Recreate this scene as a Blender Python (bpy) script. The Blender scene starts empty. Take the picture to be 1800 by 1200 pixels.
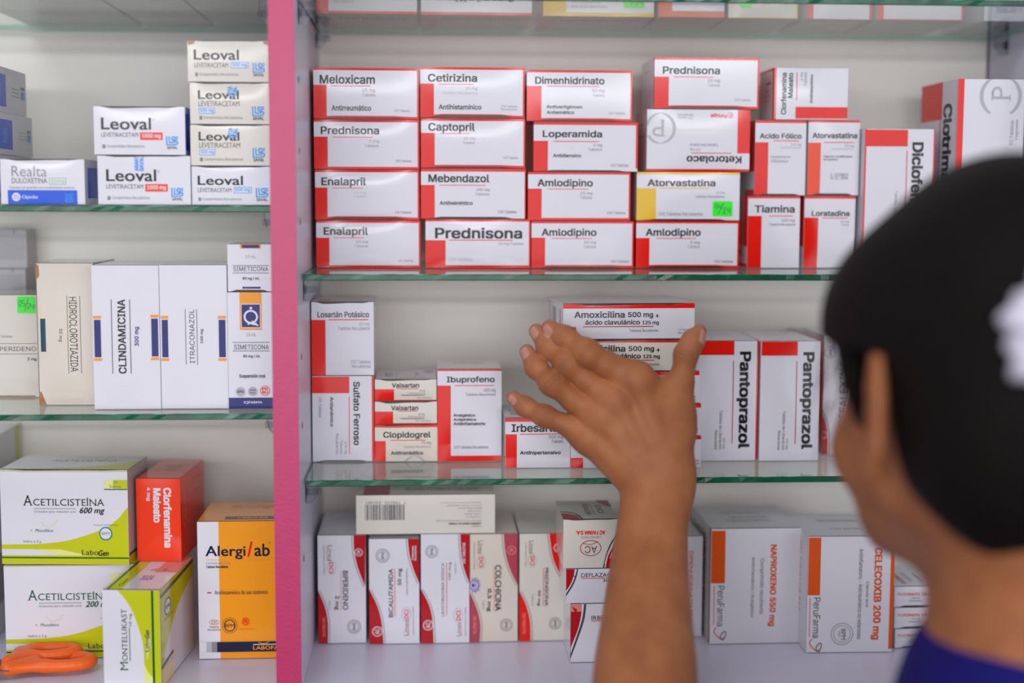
import bpy, bmesh, math, random, os
import numpy as np
from mathutils import Vector, Matrix
from mathutils.geometry import tessellate_polygon

SC = bpy.context.scene
COL = SC.collection
random.seed(7)

# ------------------------------------------------------------------ camera
CAM = Vector((0.0, -1.05, 1.50))
FPX = 2500.0
YAW, PITCH, ROLL = 0.0615, 0.098, 0.0035
_F0 = Vector((math.sin(YAW), math.cos(YAW), 0))
_F = Vector((math.sin(YAW) * math.cos(PITCH), math.cos(YAW) * math.cos(PITCH), -math.sin(PITCH)))
_R = Vector((math.cos(YAW), -math.sin(YAW), 0))
_U = _R.cross(_F)
_R2 = _R * math.cos(ROLL) + _U * math.sin(ROLL)
_U2 = _U * math.cos(ROLL) - _R * math.sin(ROLL)
cam_data = bpy.data.cameras.new('camera')
cam = bpy.data.objects.new('camera', cam_data)
COL.objects.link(cam)
M = Matrix((_R2, _U2, -_F)).transposed().to_4x4()
M.translation = CAM
cam.matrix_world = M
cam_data.sensor_width = 36.0
cam_data.lens = FPX / 1800 * 36.0
cam_data.clip_start = 0.01
cam_data.dof.use_dof = True
cam_data.dof.focus_distance = 1.125
cam_data.dof.aperture_fstop = 1.75
SC.camera = cam
SC.view_settings.view_transform = 'Standard'
SC.view_settings.look = 'None'
SC.view_settings.gamma = 1.0
SC.view_settings.use_curve_mapping = False
SC.view_settings.exposure = -0.10

def ray(x, y):
    return (_R2 * ((x - 900) / FPX) + _U2 * ((600 - y) / FPX) + _F)
def pt(x, y, Y):
    """point seen at photo pixel x,y lying in the vertical plane y=Y"""
    d = ray(x, y); t = (Y - CAM.y) / d.y
    return CAM + d * t
def ptz(x, y, z):
    d = ray(x, y); t = (z - CAM.z) / d.z
    return CAM + d * t

# ------------------------------------------------------------------ light
world = bpy.data.worlds.new('world'); SC.world = world
world.use_nodes = True
_bg = world.node_tree.nodes['Background']
_bg.inputs[0].default_value = (0.92, 0.93, 1.0, 1)
_bg.inputs[1].default_value = 0.33
def area(name, loc, target, sx, sy, power, col):
    l = bpy.data.lights.new(name, 'AREA'); l.shape = 'RECTANGLE'; l.size = sx; l.size_y = sy
    l.energy = power; l.color = col
    o = bpy.data.objects.new(name, l); COL.objects.link(o); o.location = loc
    o.rotation_euler = (Vector(target) - Vector(loc)).to_track_quat('-Z', 'Y').to_euler()
    return o
area('ceiling_tube_light', (-0.55, -1.15, 2.75), (0.1, 0.1, 1.35), 1.3, 0.30, 10, (0.95, 0.95, 1.0))
area('counter_tube_light', (-0.2, -2.7, 1.86), (-0.1, 0, 1.6), 2.6, 0.06, 14, (0.97, 0.97, 1.0))
area('shop_front_daylight', (0.2, -3.2, 1.46), (0.0, 0, 1.40), 4.6, 1.5, 66, (0.94, 0.94, 1.0))

# ------------------------------------------------------------------ materials
def lin(h):
    h = h.lstrip('#'); r = []
    for i in (0, 2, 4):
        c = int(h[i:i + 2], 16) / 255
        r.append(c / 12.92 if c <= .04045 else ((c + .055) / 1.055) ** 2.4)
    return tuple(r) + (1,)
MATS = {}
def mat(name, col, rough=.35, spec=.5, metal=0, noise=.04, nscale=60, bump=0, bscale=200, sss=0, coat=0):
    if name in MATS: return MATS[name]
    m = bpy.data.materials.new(name); m.use_nodes = True
    nt = m.node_tree; b = nt.nodes['Principled BSDF']
    c = lin(col) if isinstance(col, str) else tuple(col) + (1,)
    tc = nt.nodes.new('ShaderNodeTexCoord')
    n = nt.nodes.new('ShaderNodeTexNoise'); n.inputs['Scale'].default_value = nscale; n.inputs['Detail'].default_value = 3
    nt.links.new(tc.outputs['Object'], n.inputs['Vector'])
    mr = nt.nodes.new('ShaderNodeMapRange')
    mr.inputs['From Min'].default_value = .25; mr.inputs['From Max'].default_value = .75
    mr.inputs['To Min'].default_value = 1 - noise; mr.inputs['To Max'].default_value = 1 + noise
    nt.links.new(n.outputs['Fac'], mr.inputs['Value'])
    mx = nt.nodes.new('ShaderNodeVectorMath'); mx.operation = 'SCALE'
    mx.inputs[0].default_value = c[:3]
    nt.links.new(mr.outputs[0], mx.inputs['Scale'])
    nt.links.new(mx.outputs[0], b.inputs['Base Color'])
    b.inputs['Roughness'].default_value = rough
    b.inputs['Specular IOR Level'].default_value = spec
    b.inputs['Metallic'].default_value = metal
    if coat: b.inputs['Coat Weight'].default_value = coat; b.inputs['Coat Roughness'].default_value = .12
    if sss:
        b.inputs['Subsurface Weight'].default_value = sss
        b.inputs['Subsurface Radius'].default_value = (.010, .004, .002); b.inputs['Subsurface Scale'].default_value = 1.0
    if bump:
        n2 = nt.nodes.new('ShaderNodeTexNoise'); n2.inputs['Scale'].default_value = bscale; n2.inputs['Detail'].default_value = 4
        nt.links.new(tc.outputs['Object'], n2.inputs['Vector'])
        bp = nt.nodes.new('ShaderNodeBump'); bp.inputs['Strength'].default_value = bump; bp.inputs['Distance'].default_value = .001
        nt.links.new(n2.outputs['Fac'], bp.inputs['Height']); nt.links.new(bp.outputs[0], b.inputs['Normal'])
    MATS[name] = m
    return m
INK = {  # printed card and inks
 'w': '#dfdde4', 'c': '#dcd2c4', 'y': '#dcd6cb', 'g': '#b9b8ba', 'v': '#dcdbe0',
 'r': '#e81e10', 'R': '#b8161d', 'o': '#f24a1e', 'p': '#b5465a', 'k': '#17171b', 'd': '#4b4a50', 'm': '#87858c', 'f': '#b3b1b8',
 'b': '#1c58d8', 'B': '#2f9be8', 'n': '#1b1f6e', 'N': '#121a3c', 'a': '#e79a35', 'A': '#f29a1f', 't': '#0f4a5e',
 'l': '#c4c91d', 'L': '#e3e58f', 'G': '#0d5a34', 'H': '#3f7f5c', 'e': '#6fbf86', 'x': '#e8bb2d', 'O': '#e0591c', 'q': '#3ef23a', 'K': '#f0401f',
 'z': '#3a2a20', 'Z': '#a5743f', 'i': '#9d93c4', 'Y': '#e8d7a0', 'P': '#e98a80', 'T': '#177f86',
}
def ink(k):
    gl = k in 'wcyvgrRoKlAxnb'
    return mat('print_' + k + ('_up' if k.isupper() else ''), INK[k], rough=.11 if gl else .16, spec=.26, noise=.018, nscale=25)
def glassy(name, tint, rough=0.0, edge=None):
    m = bpy.data.materials.new(name); m.use_nodes = True; nt = m.node_tree
    nt.nodes.remove(nt.nodes['Principled BSDF'])
    out = nt.nodes['Material Output']
    tr = nt.nodes.new('ShaderNodeBsdfTransparent'); tr.inputs[0].default_value = tuple(tint) + (1,)
    gl = nt.nodes.new('ShaderNodeBsdfGlossy'); gl.inputs['Roughness'].default_value = rough
    fr = nt.nodes.new('ShaderNodeFresnel'); fr.inputs[0].default_value = 1.5
    mx = nt.nodes.new('ShaderNodeMixShader')
    geo = nt.nodes.new('ShaderNodeNewGeometry')
    inv = nt.nodes.new('ShaderNodeMath'); inv.operation = 'SUBTRACT'; inv.inputs[0].default_value = 1
    mul = nt.nodes.new('ShaderNodeMath'); mul.operation = 'MULTIPLY'
    nt.links.new(geo.outputs['Backfacing'], inv.inputs[1])
    nt.links.new(fr.outputs[0], mul.inputs[0]); nt.links.new(inv.outputs[0], mul.inputs[1])
    nt.links.new(mul.outputs[0], mx.inputs[0]); nt.links.new(tr.outputs[0], mx.inputs[1]); nt.links.new(gl.outputs[0], mx.inputs[2])
    nt.links.new(mx.outputs[0], out.inputs[0])
    return m

# ------------------------------------------------------------------ object helpers
def link(o, parent=None):
    COL.objects.link(o)
    if parent is not None: o.parent = parent
    return o
class MB:
    """collects geometry and becomes ONE mesh object"""
    def __init__(s): s.v = []; s.f = []; s.m = []; s.mats = []; s.sm = []
    def mi(s, m):
        if m not in s.mats: s.mats.append(m)
        return s.mats.index(m)
    def add(s, verts, faces, m, smooth=False):
        o = len(s.v); i = s.mi(m)
        s.v.extend([tuple(p) for p in verts])
        for f in faces: s.f.append(tuple(o + k for k in f)); s.m.append(i); s.sm.append(smooth)
    def box(s, a, b, m, bev=0, fm=None):
        bm = bmesh.new(); bmesh.ops.create_cube(bm, size=1)
        for v in bm.verts: v.co = Vector((a[i] + (v.co[i] + .5) * (b[i] - a[i]) for i in range(3)))
        if bev: bmesh.ops.bevel(bm, geom=bm.edges[:], offset=bev, segments=2, affect='EDGES', clamp_overlap=True)
        s.bm(bm, m, fm)
    def bm(s, bm, m, fm=None, smooth=False):
        bm.normal_update()
        o = len(s.v); i0 = s.mi(m)
        bm.verts.index_update()
        s.v.extend([tuple(v.co) for v in bm.verts])
        for f in bm.faces:
            i = i0
            if fm:
                q = fm(f.normal, f.calc_center_median())
                if q: i = s.mi(q)
            s.f.append(tuple(o + v.index for v in f.verts)); s.m.append(i); s.sm.append(smooth)
        bm.free()
    def tube(s, pts, rad, m, n=10, close=False):
        pts = [Vector(p) for p in pts]; N = len(pts)
        rad = rad if hasattr(rad, '__len__') else [rad] * N
        vs = []; fs = []; up = None
        for i, p in enumerate(pts):
            a = pts[(i - 1) % N] if (i or close) else pts[i]; b = pts[(i + 1) % N] if (i < N - 1 or close) else pts[i]
            d = (b - a).normalized()
            if up is None: up = d.orthogonal().normalized()
            up = (up - d * up.dot(d)).normalized(); w = d.cross(up)
            for k in range(n):
                t = 2 * math.pi * k / n
                vs.append(p + (up * math.cos(t) + w * math.sin(t)) * rad[i])
        for i in range(N if close else N - 1):
            for k in range(n):
                j = (i + 1) % N
                fs.append((i * n + k, i * n + (k + 1) % n, j * n + (k + 1) % n, j * n + k))
        if not close: fs.append(tuple(range(n))[::-1]); fs.append(tuple((N - 1) * n + k for k in range(n)))
        s.add(vs, fs, m, True)
    def build(s, name, parent=None):
        me = bpy.data.meshes.new(name); me.from_pydata(s.v, [], s.f)
        for m in s.mats: me.materials.append(m)
        me.polygons.foreach_set('material_index', s.m); me.polygons.foreach_set('use_smooth', s.sm)
        me.update()
        o = bpy.data.objects.new(name, me)
        return link(o, parent)
def empty(name, loc, rz=0):
    o = bpy.data.objects.new(name, None); o.location = loc; o.rotation_euler = (0, 0, rz)
    o.empty_display_size = .02
    return link(o)
def tag(o, label=None, cat=None, group=None, kind=None):
    if label: o['label'] = label
    if cat: o['category'] = cat
    if group: o['group'] = group
    if kind: o['kind'] = kind
    return o

# ------------------------------------------------------------------ lettering
_fd = os.path.join(bpy.utils.resource_path('LOCAL'), 'datafiles', 'fonts')
def _font(n):
    try: return bpy.data.fonts.load(os.path.join(_fd, n))
    except Exception: return None
FONT = {'r': _font('Inter.woff2'), 'm': _font('DejaVuSansMono.woff2'), 'l': None}
def _area(L): return sum(a[0] * b[1] - b[0] * a[1] for a, b in zip(L, L[1:] + L[:1])) / 2
def _inside(p, L):
    x, y = p; c = False
    for a, b in zip(L, L[1:] + L[:1]):
        if (a[1] > y) != (b[1] > y) and x < (b[0] - a[0]) * (y - a[1]) / (b[1] - a[1]) + a[0]: c = not c
    return c
def _uncross(L):
    """split a self-crossing outline into simple ones"""
    n = len(L)
    for i in range(n):
        p, q = L[i], L[(i + 1) % n]; rx, ry = q[0] - p[0], q[1] - p[1]
        for j in range(i + 2, n):
            if i == 0 and j == n - 1: continue
            a, b = L[j], L[(j + 1) % n]; sx, sy = b[0] - a[0], b[1] - a[1]; dn = rx * sy - ry * sx
            if abs(dn) < 1e-12: continue
            t = ((a[0] - p[0]) * sy - (a[1] - p[1]) * sx) / dn; u = ((a[0] - p[0]) * ry - (a[1] - p[1]) * rx) / dn
            if 1e-6 < t < 1 - 1e-6 and 1e-6 < u < 1 - 1e-6:
                X = (p[0] + t * rx, p[1] + t * ry)
                return _uncross(L[:i + 1] + [X] + L[j + 1:]) + _uncross([X] + L[i + 1:j + 1])
    return [L]
def outline_fill(me):
    """fill letter outlines one contour at a time (overlapping contours stay clean)"""
    nb = {}
    for e in me.edges: a, b = e.vertices; nb.setdefault(a, []).append(b); nb.setdefault(b, []).append(a)
    seen = set(); loops = []
    for s in range(len(me.vertices)):
        if s in seen or s not in nb: continue
        L = [s]; seen.add(s); cur = s
        while True:
            nx = [q for q in nb[cur] if q not in seen]
            if not nx: break
            cur = nx[0] if len(nx) == 1 or nx[0] == cur + 1 else nx[1]
            seen.add(cur); L.append(cur)
        loops.append([tuple(me.vertices[i].co[:2]) for i in L])
    loops = [q for L in loops for q in _uncross(L) if abs(_area(q)) > 1e-5]
    outs = [L for L in loops if _area(L) < 0]; ins = [L for L in loops if _area(L) > 0]
    if len(outs) < len(ins): outs, ins = ins, outs
    H = {}
    for h in ins:
        cd = [(abs(_area(O)), i) for i, O in enumerate(outs) if all(_inside(q, O) for q in h[::max(1, len(h) // 6)])]
        if not cd: cd = [(abs(_area(O)), i) for i, O in enumerate(outs) if _inside(h[0], O)]
        if cd: H.setdefault(min(cd)[1], []).append(h)
    V = []; F = []
    for i, O in enumerate(outs):
        ps = [[Vector((*q, 0)) for q in L] for L in [O] + H.get(i, [])]; k = len(V)
        for q in ps: V += [z[:2] for z in q]
        for t in tessellate_polygon(ps):
            a, b, c = (V[k + z] for z in t)
            if (b[0] - a[0]) * (c[1] - a[1]) - (b[1] - a[1]) * (c[0] - a[0]) < 0: t = t[::-1]
            F.append(tuple(k + z for z in t))
    return np.array(V).reshape(-1, 2), F
_tc = {}
def text_geo(txt, f):
    """2-D lettering, ink box scaled to 0..1; f: r regular b bold l humanist h humanist bold s serif i italic j bold italic m mono"""
    if (txt, f) in _tc: return _tc[(txt, f)]
    base = {'r': 'r', 'b': 'r', 'B': 'r', 'm': 'm'}.get(f, 'l')
    c = bpy.data.curves.new('t', 'FONT'); c.body = txt; c.resolution_u = 3
    if FONT[base]: c.font = FONT[base]
    if f in 'ij': c.shear = .28
    if f in 's': c.offset = -.004
    if base == 'r': c.dimensions = '3D'; c.fill_mode = 'HALF'
    else: c.fill_mode = 'FRONT'
    o = bpy.data.objects.new('t', c); COL.objects.link(o)
    me = bpy.data.meshes.new_from_object(o.evaluated_get(bpy.context.evaluated_depsgraph_get()))
    if base == 'r' and len(me.polygons) == 0: V, Fs = outline_fill(me)
    else: V = np.array([v.co[:2] for v in me.vertices]).reshape(-1, 2); Fs = [tuple(p.vertices) for p in me.polygons]
    if f == 's' and len(V):
        cnt = {}
        for p in Fs:
            for a, b in zip(p, p[1:] + p[:1]):
                k = (min(a, b), max(a, b)); cnt[k] = cnt.get(k, 0) + 1
        ex = []; cap = .69
        for (a, b), n in cnt.items():
            if n != 1: continue
            p, q = V[a], V[b]
            if abs(p[1] - q[1]) < .012 and abs(p[0] - q[0]) < .22 and (abs(p[1]) < .015 or abs(p[1] - cap) < .05):
                x0, x1 = sorted((p[0], q[0])); y = p[1]
                up = .03 if y < .3 else -.03
                ex.append((x0 - .055, x1 + .055, min(y, y + up), max(y, y + up)))
        for x0, x1, y0, y1 in ex:
            k = len(V); V = np.vstack([V, [[x0, y0], [x1, y0], [x1, y1], [x0, y1]]]); Fs.append((k, k + 1, k + 2, k + 3))
    bpy.data.objects.remove(o); bpy.data.curves.remove(c); bpy.data.meshes.remove(me)
    if len(V):
        if f in 'bBhj':
            h = V[:, 1].max() - V[:, 1].min(); d = .72 * {'b': .031, 'B': .046, 'h': .022, 'j': .020}[f]; n = len(V); Z = []; G = []
            for i, (dx, dy) in enumerate(((-d, -d), (d, -d), (d, d), (-d, d))):
                Z.append(V + [dx, dy * .7]); G += [tuple(k + i * n for k in p) for p in Fs]
            V = np.vstack(Z); Fs = G
        mn = V.min(0); mx = V.max(0); V = (V - mn) / np.maximum(mx - mn, 1e-6)
    _tc[(txt, f)] = (V, Fs)
    return _tc[(txt, f)]
def smooth_pts(P, n=8, close=False):
    P = [np.array(p, float) for p in P]; out = []; N = len(P)
    for i in range(N if close else N - 1):
        g = lambda j: P[j % N] if close else P[min(max(j, 0), N - 1)]
        a, b, c, d = g(i - 1), g(i), g(i + 1), g(i + 2)
        for k in range(n):
            t = k / n
            out.append(.5 * ((2 * b) + (c - a) * t + (2 * a - 5 * b + 4 * c - d) * t * t + (3 * b - a - 3 * c + d) * t ** 3))
    if not close: out.append(P[-1])
    return out
def prints(mb, els, rect, mp):
    """draw printed elements on a face; rect is the face in the units of els, mp(u,v,h) the face itself"""
    x0, y0, x1, y1 = rect
    lay = [0]
    def P(x, y, h=0):
        return mp(min(max((x - x0) / (x1 - x0), 0), 1), min(max((y1 - y) / (y1 - y0), 0), 1), .00012 + .00003 * lay[0] + h)
    def quadgrid(c, a, b, cc, d, n=5, m=4):
        vs = []; fs = []
        for j in range(m + 1):
            for i in range(n + 1): vs.append(P(a + (cc - a) * i / n, d + (b - d) * j / m))
        for j in range(m):
            for i in range(n): q = j * (n + 1) + i; fs.append((q, q + 1, q + n + 2, q + n + 1))
        mb.add(vs, fs, ink(c))
    def ring(c, cx, cy, rx, ry, w, a0=0, a1=360, cres=0, n=36):
        vs = []; fs = []
        for i in range(n + 1):
            t = math.radians(a0 + (a1 - a0) * i / n); ww = w * (abs(math.cos(t)) ** .8 * cres + (1 - cres))
            for q in (0, 1): vs.append(P(cx + (rx - q * ww) * math.cos(t), cy + (ry - q * ww) * math.sin(t)))
        for i in range(n): fs.append((2 * i, 2 * i + 1, 2 * i + 3, 2 * i + 2))
        mb.add(vs, fs, ink(c))
    for line in els.strip().split('\n'):
        a = line.split()
        if not a: continue
        k, c = a[0], a[1]; lay[0] += 1
        if k == 'T':                       # T colour x0 y0 x1 y1 font rot text
            X0, Y0, X1, Y1 = map(float, a[2:6]); f, rot = a[6], a[7]; txt = ' '.join(a[8:])
            V, Fs = text_geo(txt, f)
            if not len(V): continue
            w, h = X1 - X0, Y1 - Y0; n4 = len(V) // 4
            vs = []
            for i, (p, q) in enumerate(V):
                hh = (i // n4) * 3e-6 if f in 'bBhj' else 0
                if rot == '0': vs.append(P(X0 + p * w, Y1 - q * h, hh))
                elif rot == 'd': vs.append(P(X0 + q * w, Y0 + p * h, hh))
                elif rot == 'u': vs.append(P(X1 - q * w, Y1 - p * h, hh))
                else: vs.append(P(X1 - p * w, Y0 + q * h, hh))
            mb.add(vs, Fs, ink(c))
        elif k == 'R':
            q = list(map(float, a[2:6])); quadgrid(c, *q, n=max(1, min(14, int(14 * abs(q[2] - q[0]) / abs(x1 - x0) + 1))), m=max(1, min(12, int(12 * abs(q[3] - q[1]) / abs(y1 - y0) + 1))))
        elif k == 'C': cx, cy, r, w = map(float, a[2:6]); ring(c, cx, cy, r, r, w)
        elif k == 'E': cx, cy, rx, ry, w = map(float, a[2:7]); ring(c, cx, cy, rx, ry, w)
        elif k == 'M': cx, cy, r, w, a0, a1 = map(float, a[2:8]); ring(c, cx, cy, r, r, w, a0, a1, .9)
        elif k == 'D':
            cx, cy, r = map(float, a[2:5])
            mb.add([P(cx + r * math.cos(-t * math.pi / 12), cy + r * math.sin(-t * math.pi / 12)) for t in range(24)], [tuple(range(24))], ink(c))
        elif k == 'P': z = list(map(float, a[2:])); mb.add([P(z[i], z[i + 1]) for i in range(0, len(z), 2)], [tuple(range(len(z) // 2))], ink(c))
        elif k == 'W':
            n = int(a[2]); z = list(map(float, a[3:])); pp = [(z[i], z[i + 1]) for i in range(0, len(z), 2)]
            pp = [tuple(q) for q in smooth_pts(pp[:n], 6)] + pp[n:]
            mb.add([P(*q) for q in pp], [tuple(range(len(pp)))], ink(c))
        elif k == 'L':
            w = float(a[2]) / 2; z = list(map(float, a[3:])); pp = [np.array((z[i], z[i + 1])) for i in range(0, len(z), 2)]
            if len(pp) > 2: pp = smooth_pts(pp, 5)
            vs = []
            for i, p in enumerate(pp):
                d = pp[min(i + 1, len(pp) - 1)] - pp[max(i - 1, 0)]; d = d / (np.linalg.norm(d) + 1e-9); nn = np.array((-d[1], d[0])) * w
                vs += [P(*(p + nn)), P(*(p - nn))]
            mb.add(vs, [(2 * i, 2 * i + 1, 2 * i + 3, 2 * i + 2) for i in range(len(pp) - 1)], ink(c))
        elif k == 'I':                     # barcode x0 y0 x1 y1
            X0, Y0, X1, Y1 = map(float, a[2:6]); rr = random.Random(3); x = X0
            while x < X1:
                w = rr.choice((.6, .6, 1.2, 1.9)); mb.add([P(x, Y1), P(x + w, Y1), P(x + w, Y0), P(x, Y0)], [(0, 1, 2, 3)], ink(c)); x += w + rr.choice((.6, .9, 1.6))
        elif k == 'S':                     # LS mark: x0 y0 x1 y1
            X0, Y0, X1, Y1 = map(float, a[2:6]); W, H = X1 - X0, Y1 - Y0; q = W * .11
            for pl in (((0, 0), (0, 1), (.75, 1), (1, .85), (1, .62), (.6, .5)), ((.24, 0), (.24, .72), (.72, .72)), ((1, .02), (.55, .02), (.46, .22), (.55, .44), (.86, .46)), ((1, .25), (.7, .25))):
                for (xa, ya), (xb, yb) in zip(pl, pl[1:]):
                    A = np.array((X0 + xa * W, Y0 + ya * H)); Bq = np.array((X0 + xb * W, Y0 + yb * H)); d = Bq - A; d = d / np.linalg.norm(d)
                    nn = np.array((-d[1], d[0])) * q / 2; A = A - d * q / 2; Bq = Bq + d * q / 2
                    mb.add([P(*(A + nn)), P(*(Bq + nn)), P(*(Bq - nn)), P(*(A - nn))], [(0, 1, 2, 3)], ink(c))
# ------------------------------------------------------------------ structure and cabinet
melamine = mat('white_melamine', '#dad7e8', rough=.32, spec=.45, noise=.02, nscale=8)
backboard = mat('back_board', '#f2eee4', rough=.45, spec=.4, noise=.03, nscale=6)
pink = mat('pink_edge_band', '#c22864', rough=.36, spec=.55, noise=.03, nscale=120, bump=.12, bscale=500)
darkgap = mat('dark_gap', '#15130f', rough=.9)
BACK = .245
def shelf_z(x, y, Y): return pt(x, y, Y).z
SF = .035
Z = {'S2': shelf_z(1000, 482, SF), 'S3': shelf_z(1000, 840.5, SF), 'L1': shelf_z(240, 361, SF), 'L2': shelf_z(240, 727.5, SF)}
GT = .0048
Z['T'] = shelf_z(1300, 5.5, .015) + GT
Z['LT'] = Z['T']
Z['F'] = CAM.z - .369
PX0 = pt(478, 600, 0).x; PX1 = pt(523.5, 600, 0).x
RX = pt(1738, 100, BACK).x
LX = PX0 - .62
fl = MB(); fl.box((-3, -3.5, -.02), (3, .6, 0), mat('floor_tile', '#4a4644', rough=.4, noise=.08, nscale=3))
tag(fl.build('floor'), kind='structure')
wl = MB(); wl.box((-3, .30, 0), (3, .36, 2.9), mat('shop_wall', '#d8d6d0', rough=.7))
tag(wl.build('wall_back'), kind='structure')

cab = empty('display_cabinet', (0, BACK / 2, 0))
tag(cab, 'white melamine pharmacy cabinet with a pink-edged divider and two bays', 'cabinet')
def cpart(name, boxes, m, bev=.0004):
    b = MB()
    for (p, q) in boxes: b.box((p[0], p[1] - BACK / 2, p[2]), (q[0], q[1] - BACK / 2, q[2]), m, bev)
    return b
d = cpart('divider_panel', [((PX0, .0012, Z['F']), (PX1, BACK - .001, 2.1))], melamine)
for (x, y) in ((523, 140), (526.5, 265), (528.5, 390), (530.5, 627), (531.5, 747), (534, 981)):
    # shelf-pin holes drilled in the panel side
    p = ptz(x, y, pt(x, y, .03).z); Yh = .030
    zc = pt(x, y, Yh).z
    bm = bmesh.new(); bmesh.ops.create_circle(bm, cap_ends=True, segments=12, radius=.0028, matrix=Matrix.Translation((PX1 + .00015, Yh - BACK / 2, zc)) @ Matrix.Rotation(math.pi / 2, 4, 'Y'))
    d.bm(bm, darkgap)
dv = d.build('divider_panel', cab)
cpart('edge_band', [((PX0, 0, Z['F'] - .018), (PX1, .0012, 2.1))], pink, .0003).build('edge_band', dv)['label'] = 'pink edge band'
cpart('side_panel', [((RX, 0, 0), (RX + .018, BACK, 2.1))], melamine).build('side_panel', cab)
cpart('side_panel', [((LX - .018, 0, 0), (LX, BACK, 2.1))], melamine).build('side_panel', cab)
cpart('back_panel', [((LX, BACK, 0), (PX0 + .009, BACK + .004, 2.1))], backboard).build('back_panel', cab)
bp = cpart('back_panel', [((PX0 + .009, BACK, 0), (RX - .0016, BACK + .004, 2.1))], backboard)
bp.box((RX - .0016, BACK / 2 + .003, 0), (RX + .002, BACK / 2 + .004, 2.1), darkgap)
bp.build('back_panel', cab)
cpart('bottom_board', [((LX, 0, Z['F'] - .018), (RX, BACK, Z['F']))], melamine).build('bottom_board', cab)
cpart('top_board', [((LX, 0, 2.1), (RX, BACK, 2.118))], melamine).build('top_board', cab)
cpart('base_front', [((LX, .002, .08), (RX, .018, Z['F'] - .02))], melamine).build('base_front', cab)

# glass shelves -----------------------------------------------------------
gface = glassy('shelf_glass', (.955, .985, .97))
gedge = mat('glass_edge', '#03573b', rough=.2, spec=.45, noise=.45, nscale=45, bump=.25, bscale=90)
def shelf(name, x0, x1, yf, yb, ztop, label, grp):
    o = empty('glass_shelf', ((x0 + x1) / 2, yf, ztop - GT)); tag(o, label, 'shelf', grp)
    w = (x1 - x0) / 2; dd = yb - yf
    b = MB(); b.box((-w, .0007, 0), (w, dd, GT), gface, 0, lambda n, c: None if abs(n.z) > .5 else gedge2)
    b.build('pane', o)
    e = MB()
    n = 90; vs = []; fs = []; rr = random.Random(len(label))   # chipped front edge
    prof = ((0.0007, 0), (0, .0006), (0, GT - .0006), (.0007, GT))
    for i in range(n + 1):
        x = -w + 2 * w * i / n
        for j, (py, pz) in enumerate(prof):
            ch = rr.random() ** 6 * .0006 if j in (2, 3) else rr.random() ** 8 * .0004
            vs.append((x, py + (ch if j in (1, 2) else 0), pz - (ch if j == 3 else 0)))
    for i in range(n):
        for j in range(3): q = i * 4 + j; fs.append((q, q + 4, q + 5, q + 1))
    e.add(vs, fs, gedge); eo = e.build('polished_edge', o); eo['label'] = 'dark green ground glass edge'
gedge2 = mat('glass_back_edge', '#5fae96', rough=.2, noise=.05)
shelf('a', PX1 + .002, RX - .002, SF, BACK - .006, Z['S2'], 'glass shelf with green edge under the four-high red and white box stacks', 'glass shelves')
shelf('b', PX1 + .002, RX - .002, SF, BACK - .006, Z['S3'], 'glass shelf with green edge behind the raised hand and wrist', 'glass shelves')
shelf('c', PX1 + .002, RX - .002, .015, BACK - .006, Z['T'], 'glass shelf seen from below along the top of the right bay', 'glass shelves')
shelf('d', LX + .002, PX0 - .001, SF, BACK - .006, Z['L1'], 'glass shelf with green edge under the blue and white boxes, left bay', 'glass shelves')
shelf('e', LX + .002, PX0 - .001, SF, BACK - .006, Z['L2'], 'glass shelf with green edge under the tall white boxes, left bay', 'glass shelves')
shelf('f', LX + .002, PX0 - .001, .0, BACK - .006, Z['LT'], 'glass shelf seen from below at the top of the left bay', 'glass shelves')
acry = glassy('clear_plastic', (.86, .87, .9), .08)
def clip(side, Y, zu, label):
    """clear plastic shelf support: side +1 sits on a face looking +x"""
    X = {'pl': PX0, 'pr': PX1, 'r': RX}[side]; s = {'pl': -1, 'pr': 1, 'r': -1}[side]
    o = empty('shelf_support', (X, Y, zu)); tag(o, label, 'shelf support', 'clear plastic shelf supports')
    b = MB()
    pr = [(0, 0), (.011, 0), (.011, -.004), (.009, -.011), (.004, -.016), (0, -.016)]
    vs = [(s * x, y, z - .0003) for y in (-.005, .005) for (x, z) in pr]; n = len(pr)
    fs = [tuple(range(n)), tuple(range(2 * n - 1, n - 1, -1))] + [(i, n + i, n + (i + 1) % n, (i + 1) % n) for i in range(n)]
    b.add(vs, fs if s > 0 else [f[::-1] for f in fs], acry); b.build('bracket', o)
    p = MB(); p.tube([(-s * .006, 0, -.008), (s * .0125, 0, -.008)], .0026, acry, 12); p.build('peg', o)
    c = MB(); c.tube([(s * .0005, 0, -.008), (s * .0022, 0, -.008)], .0042, acry, 14); c.build('collar', o)
for a in (('pl', .045, Z['LT'] - GT, 'clear shelf support at top of the post, left side'), ('pl', .06, Z['L1'] - GT, 'clear shelf support under the left bay upper shelf beside the post'),
          ('pl', .06, Z['L2'] - GT, 'clear shelf support under the left bay lower shelf beside the post'), ('pr', .035, Z['T'] - GT, 'front clear shelf support at top of the post, right side'),
          ('pr', .205, Z['T'] - GT, 'rear clear shelf support in the corner above the first red box column'), ('pr', .055, Z['S2'] - GT, 'clear shelf support on the post under the right bay middle shelf'),
          ('pr', .055, Z['S3'] - GT, 'clear shelf support on the post under the right bay lower shelf'), ('r', .205, Z['T'] - GT, 'clear shelf support in the far upper right corner')):
    clip(*a)
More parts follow.
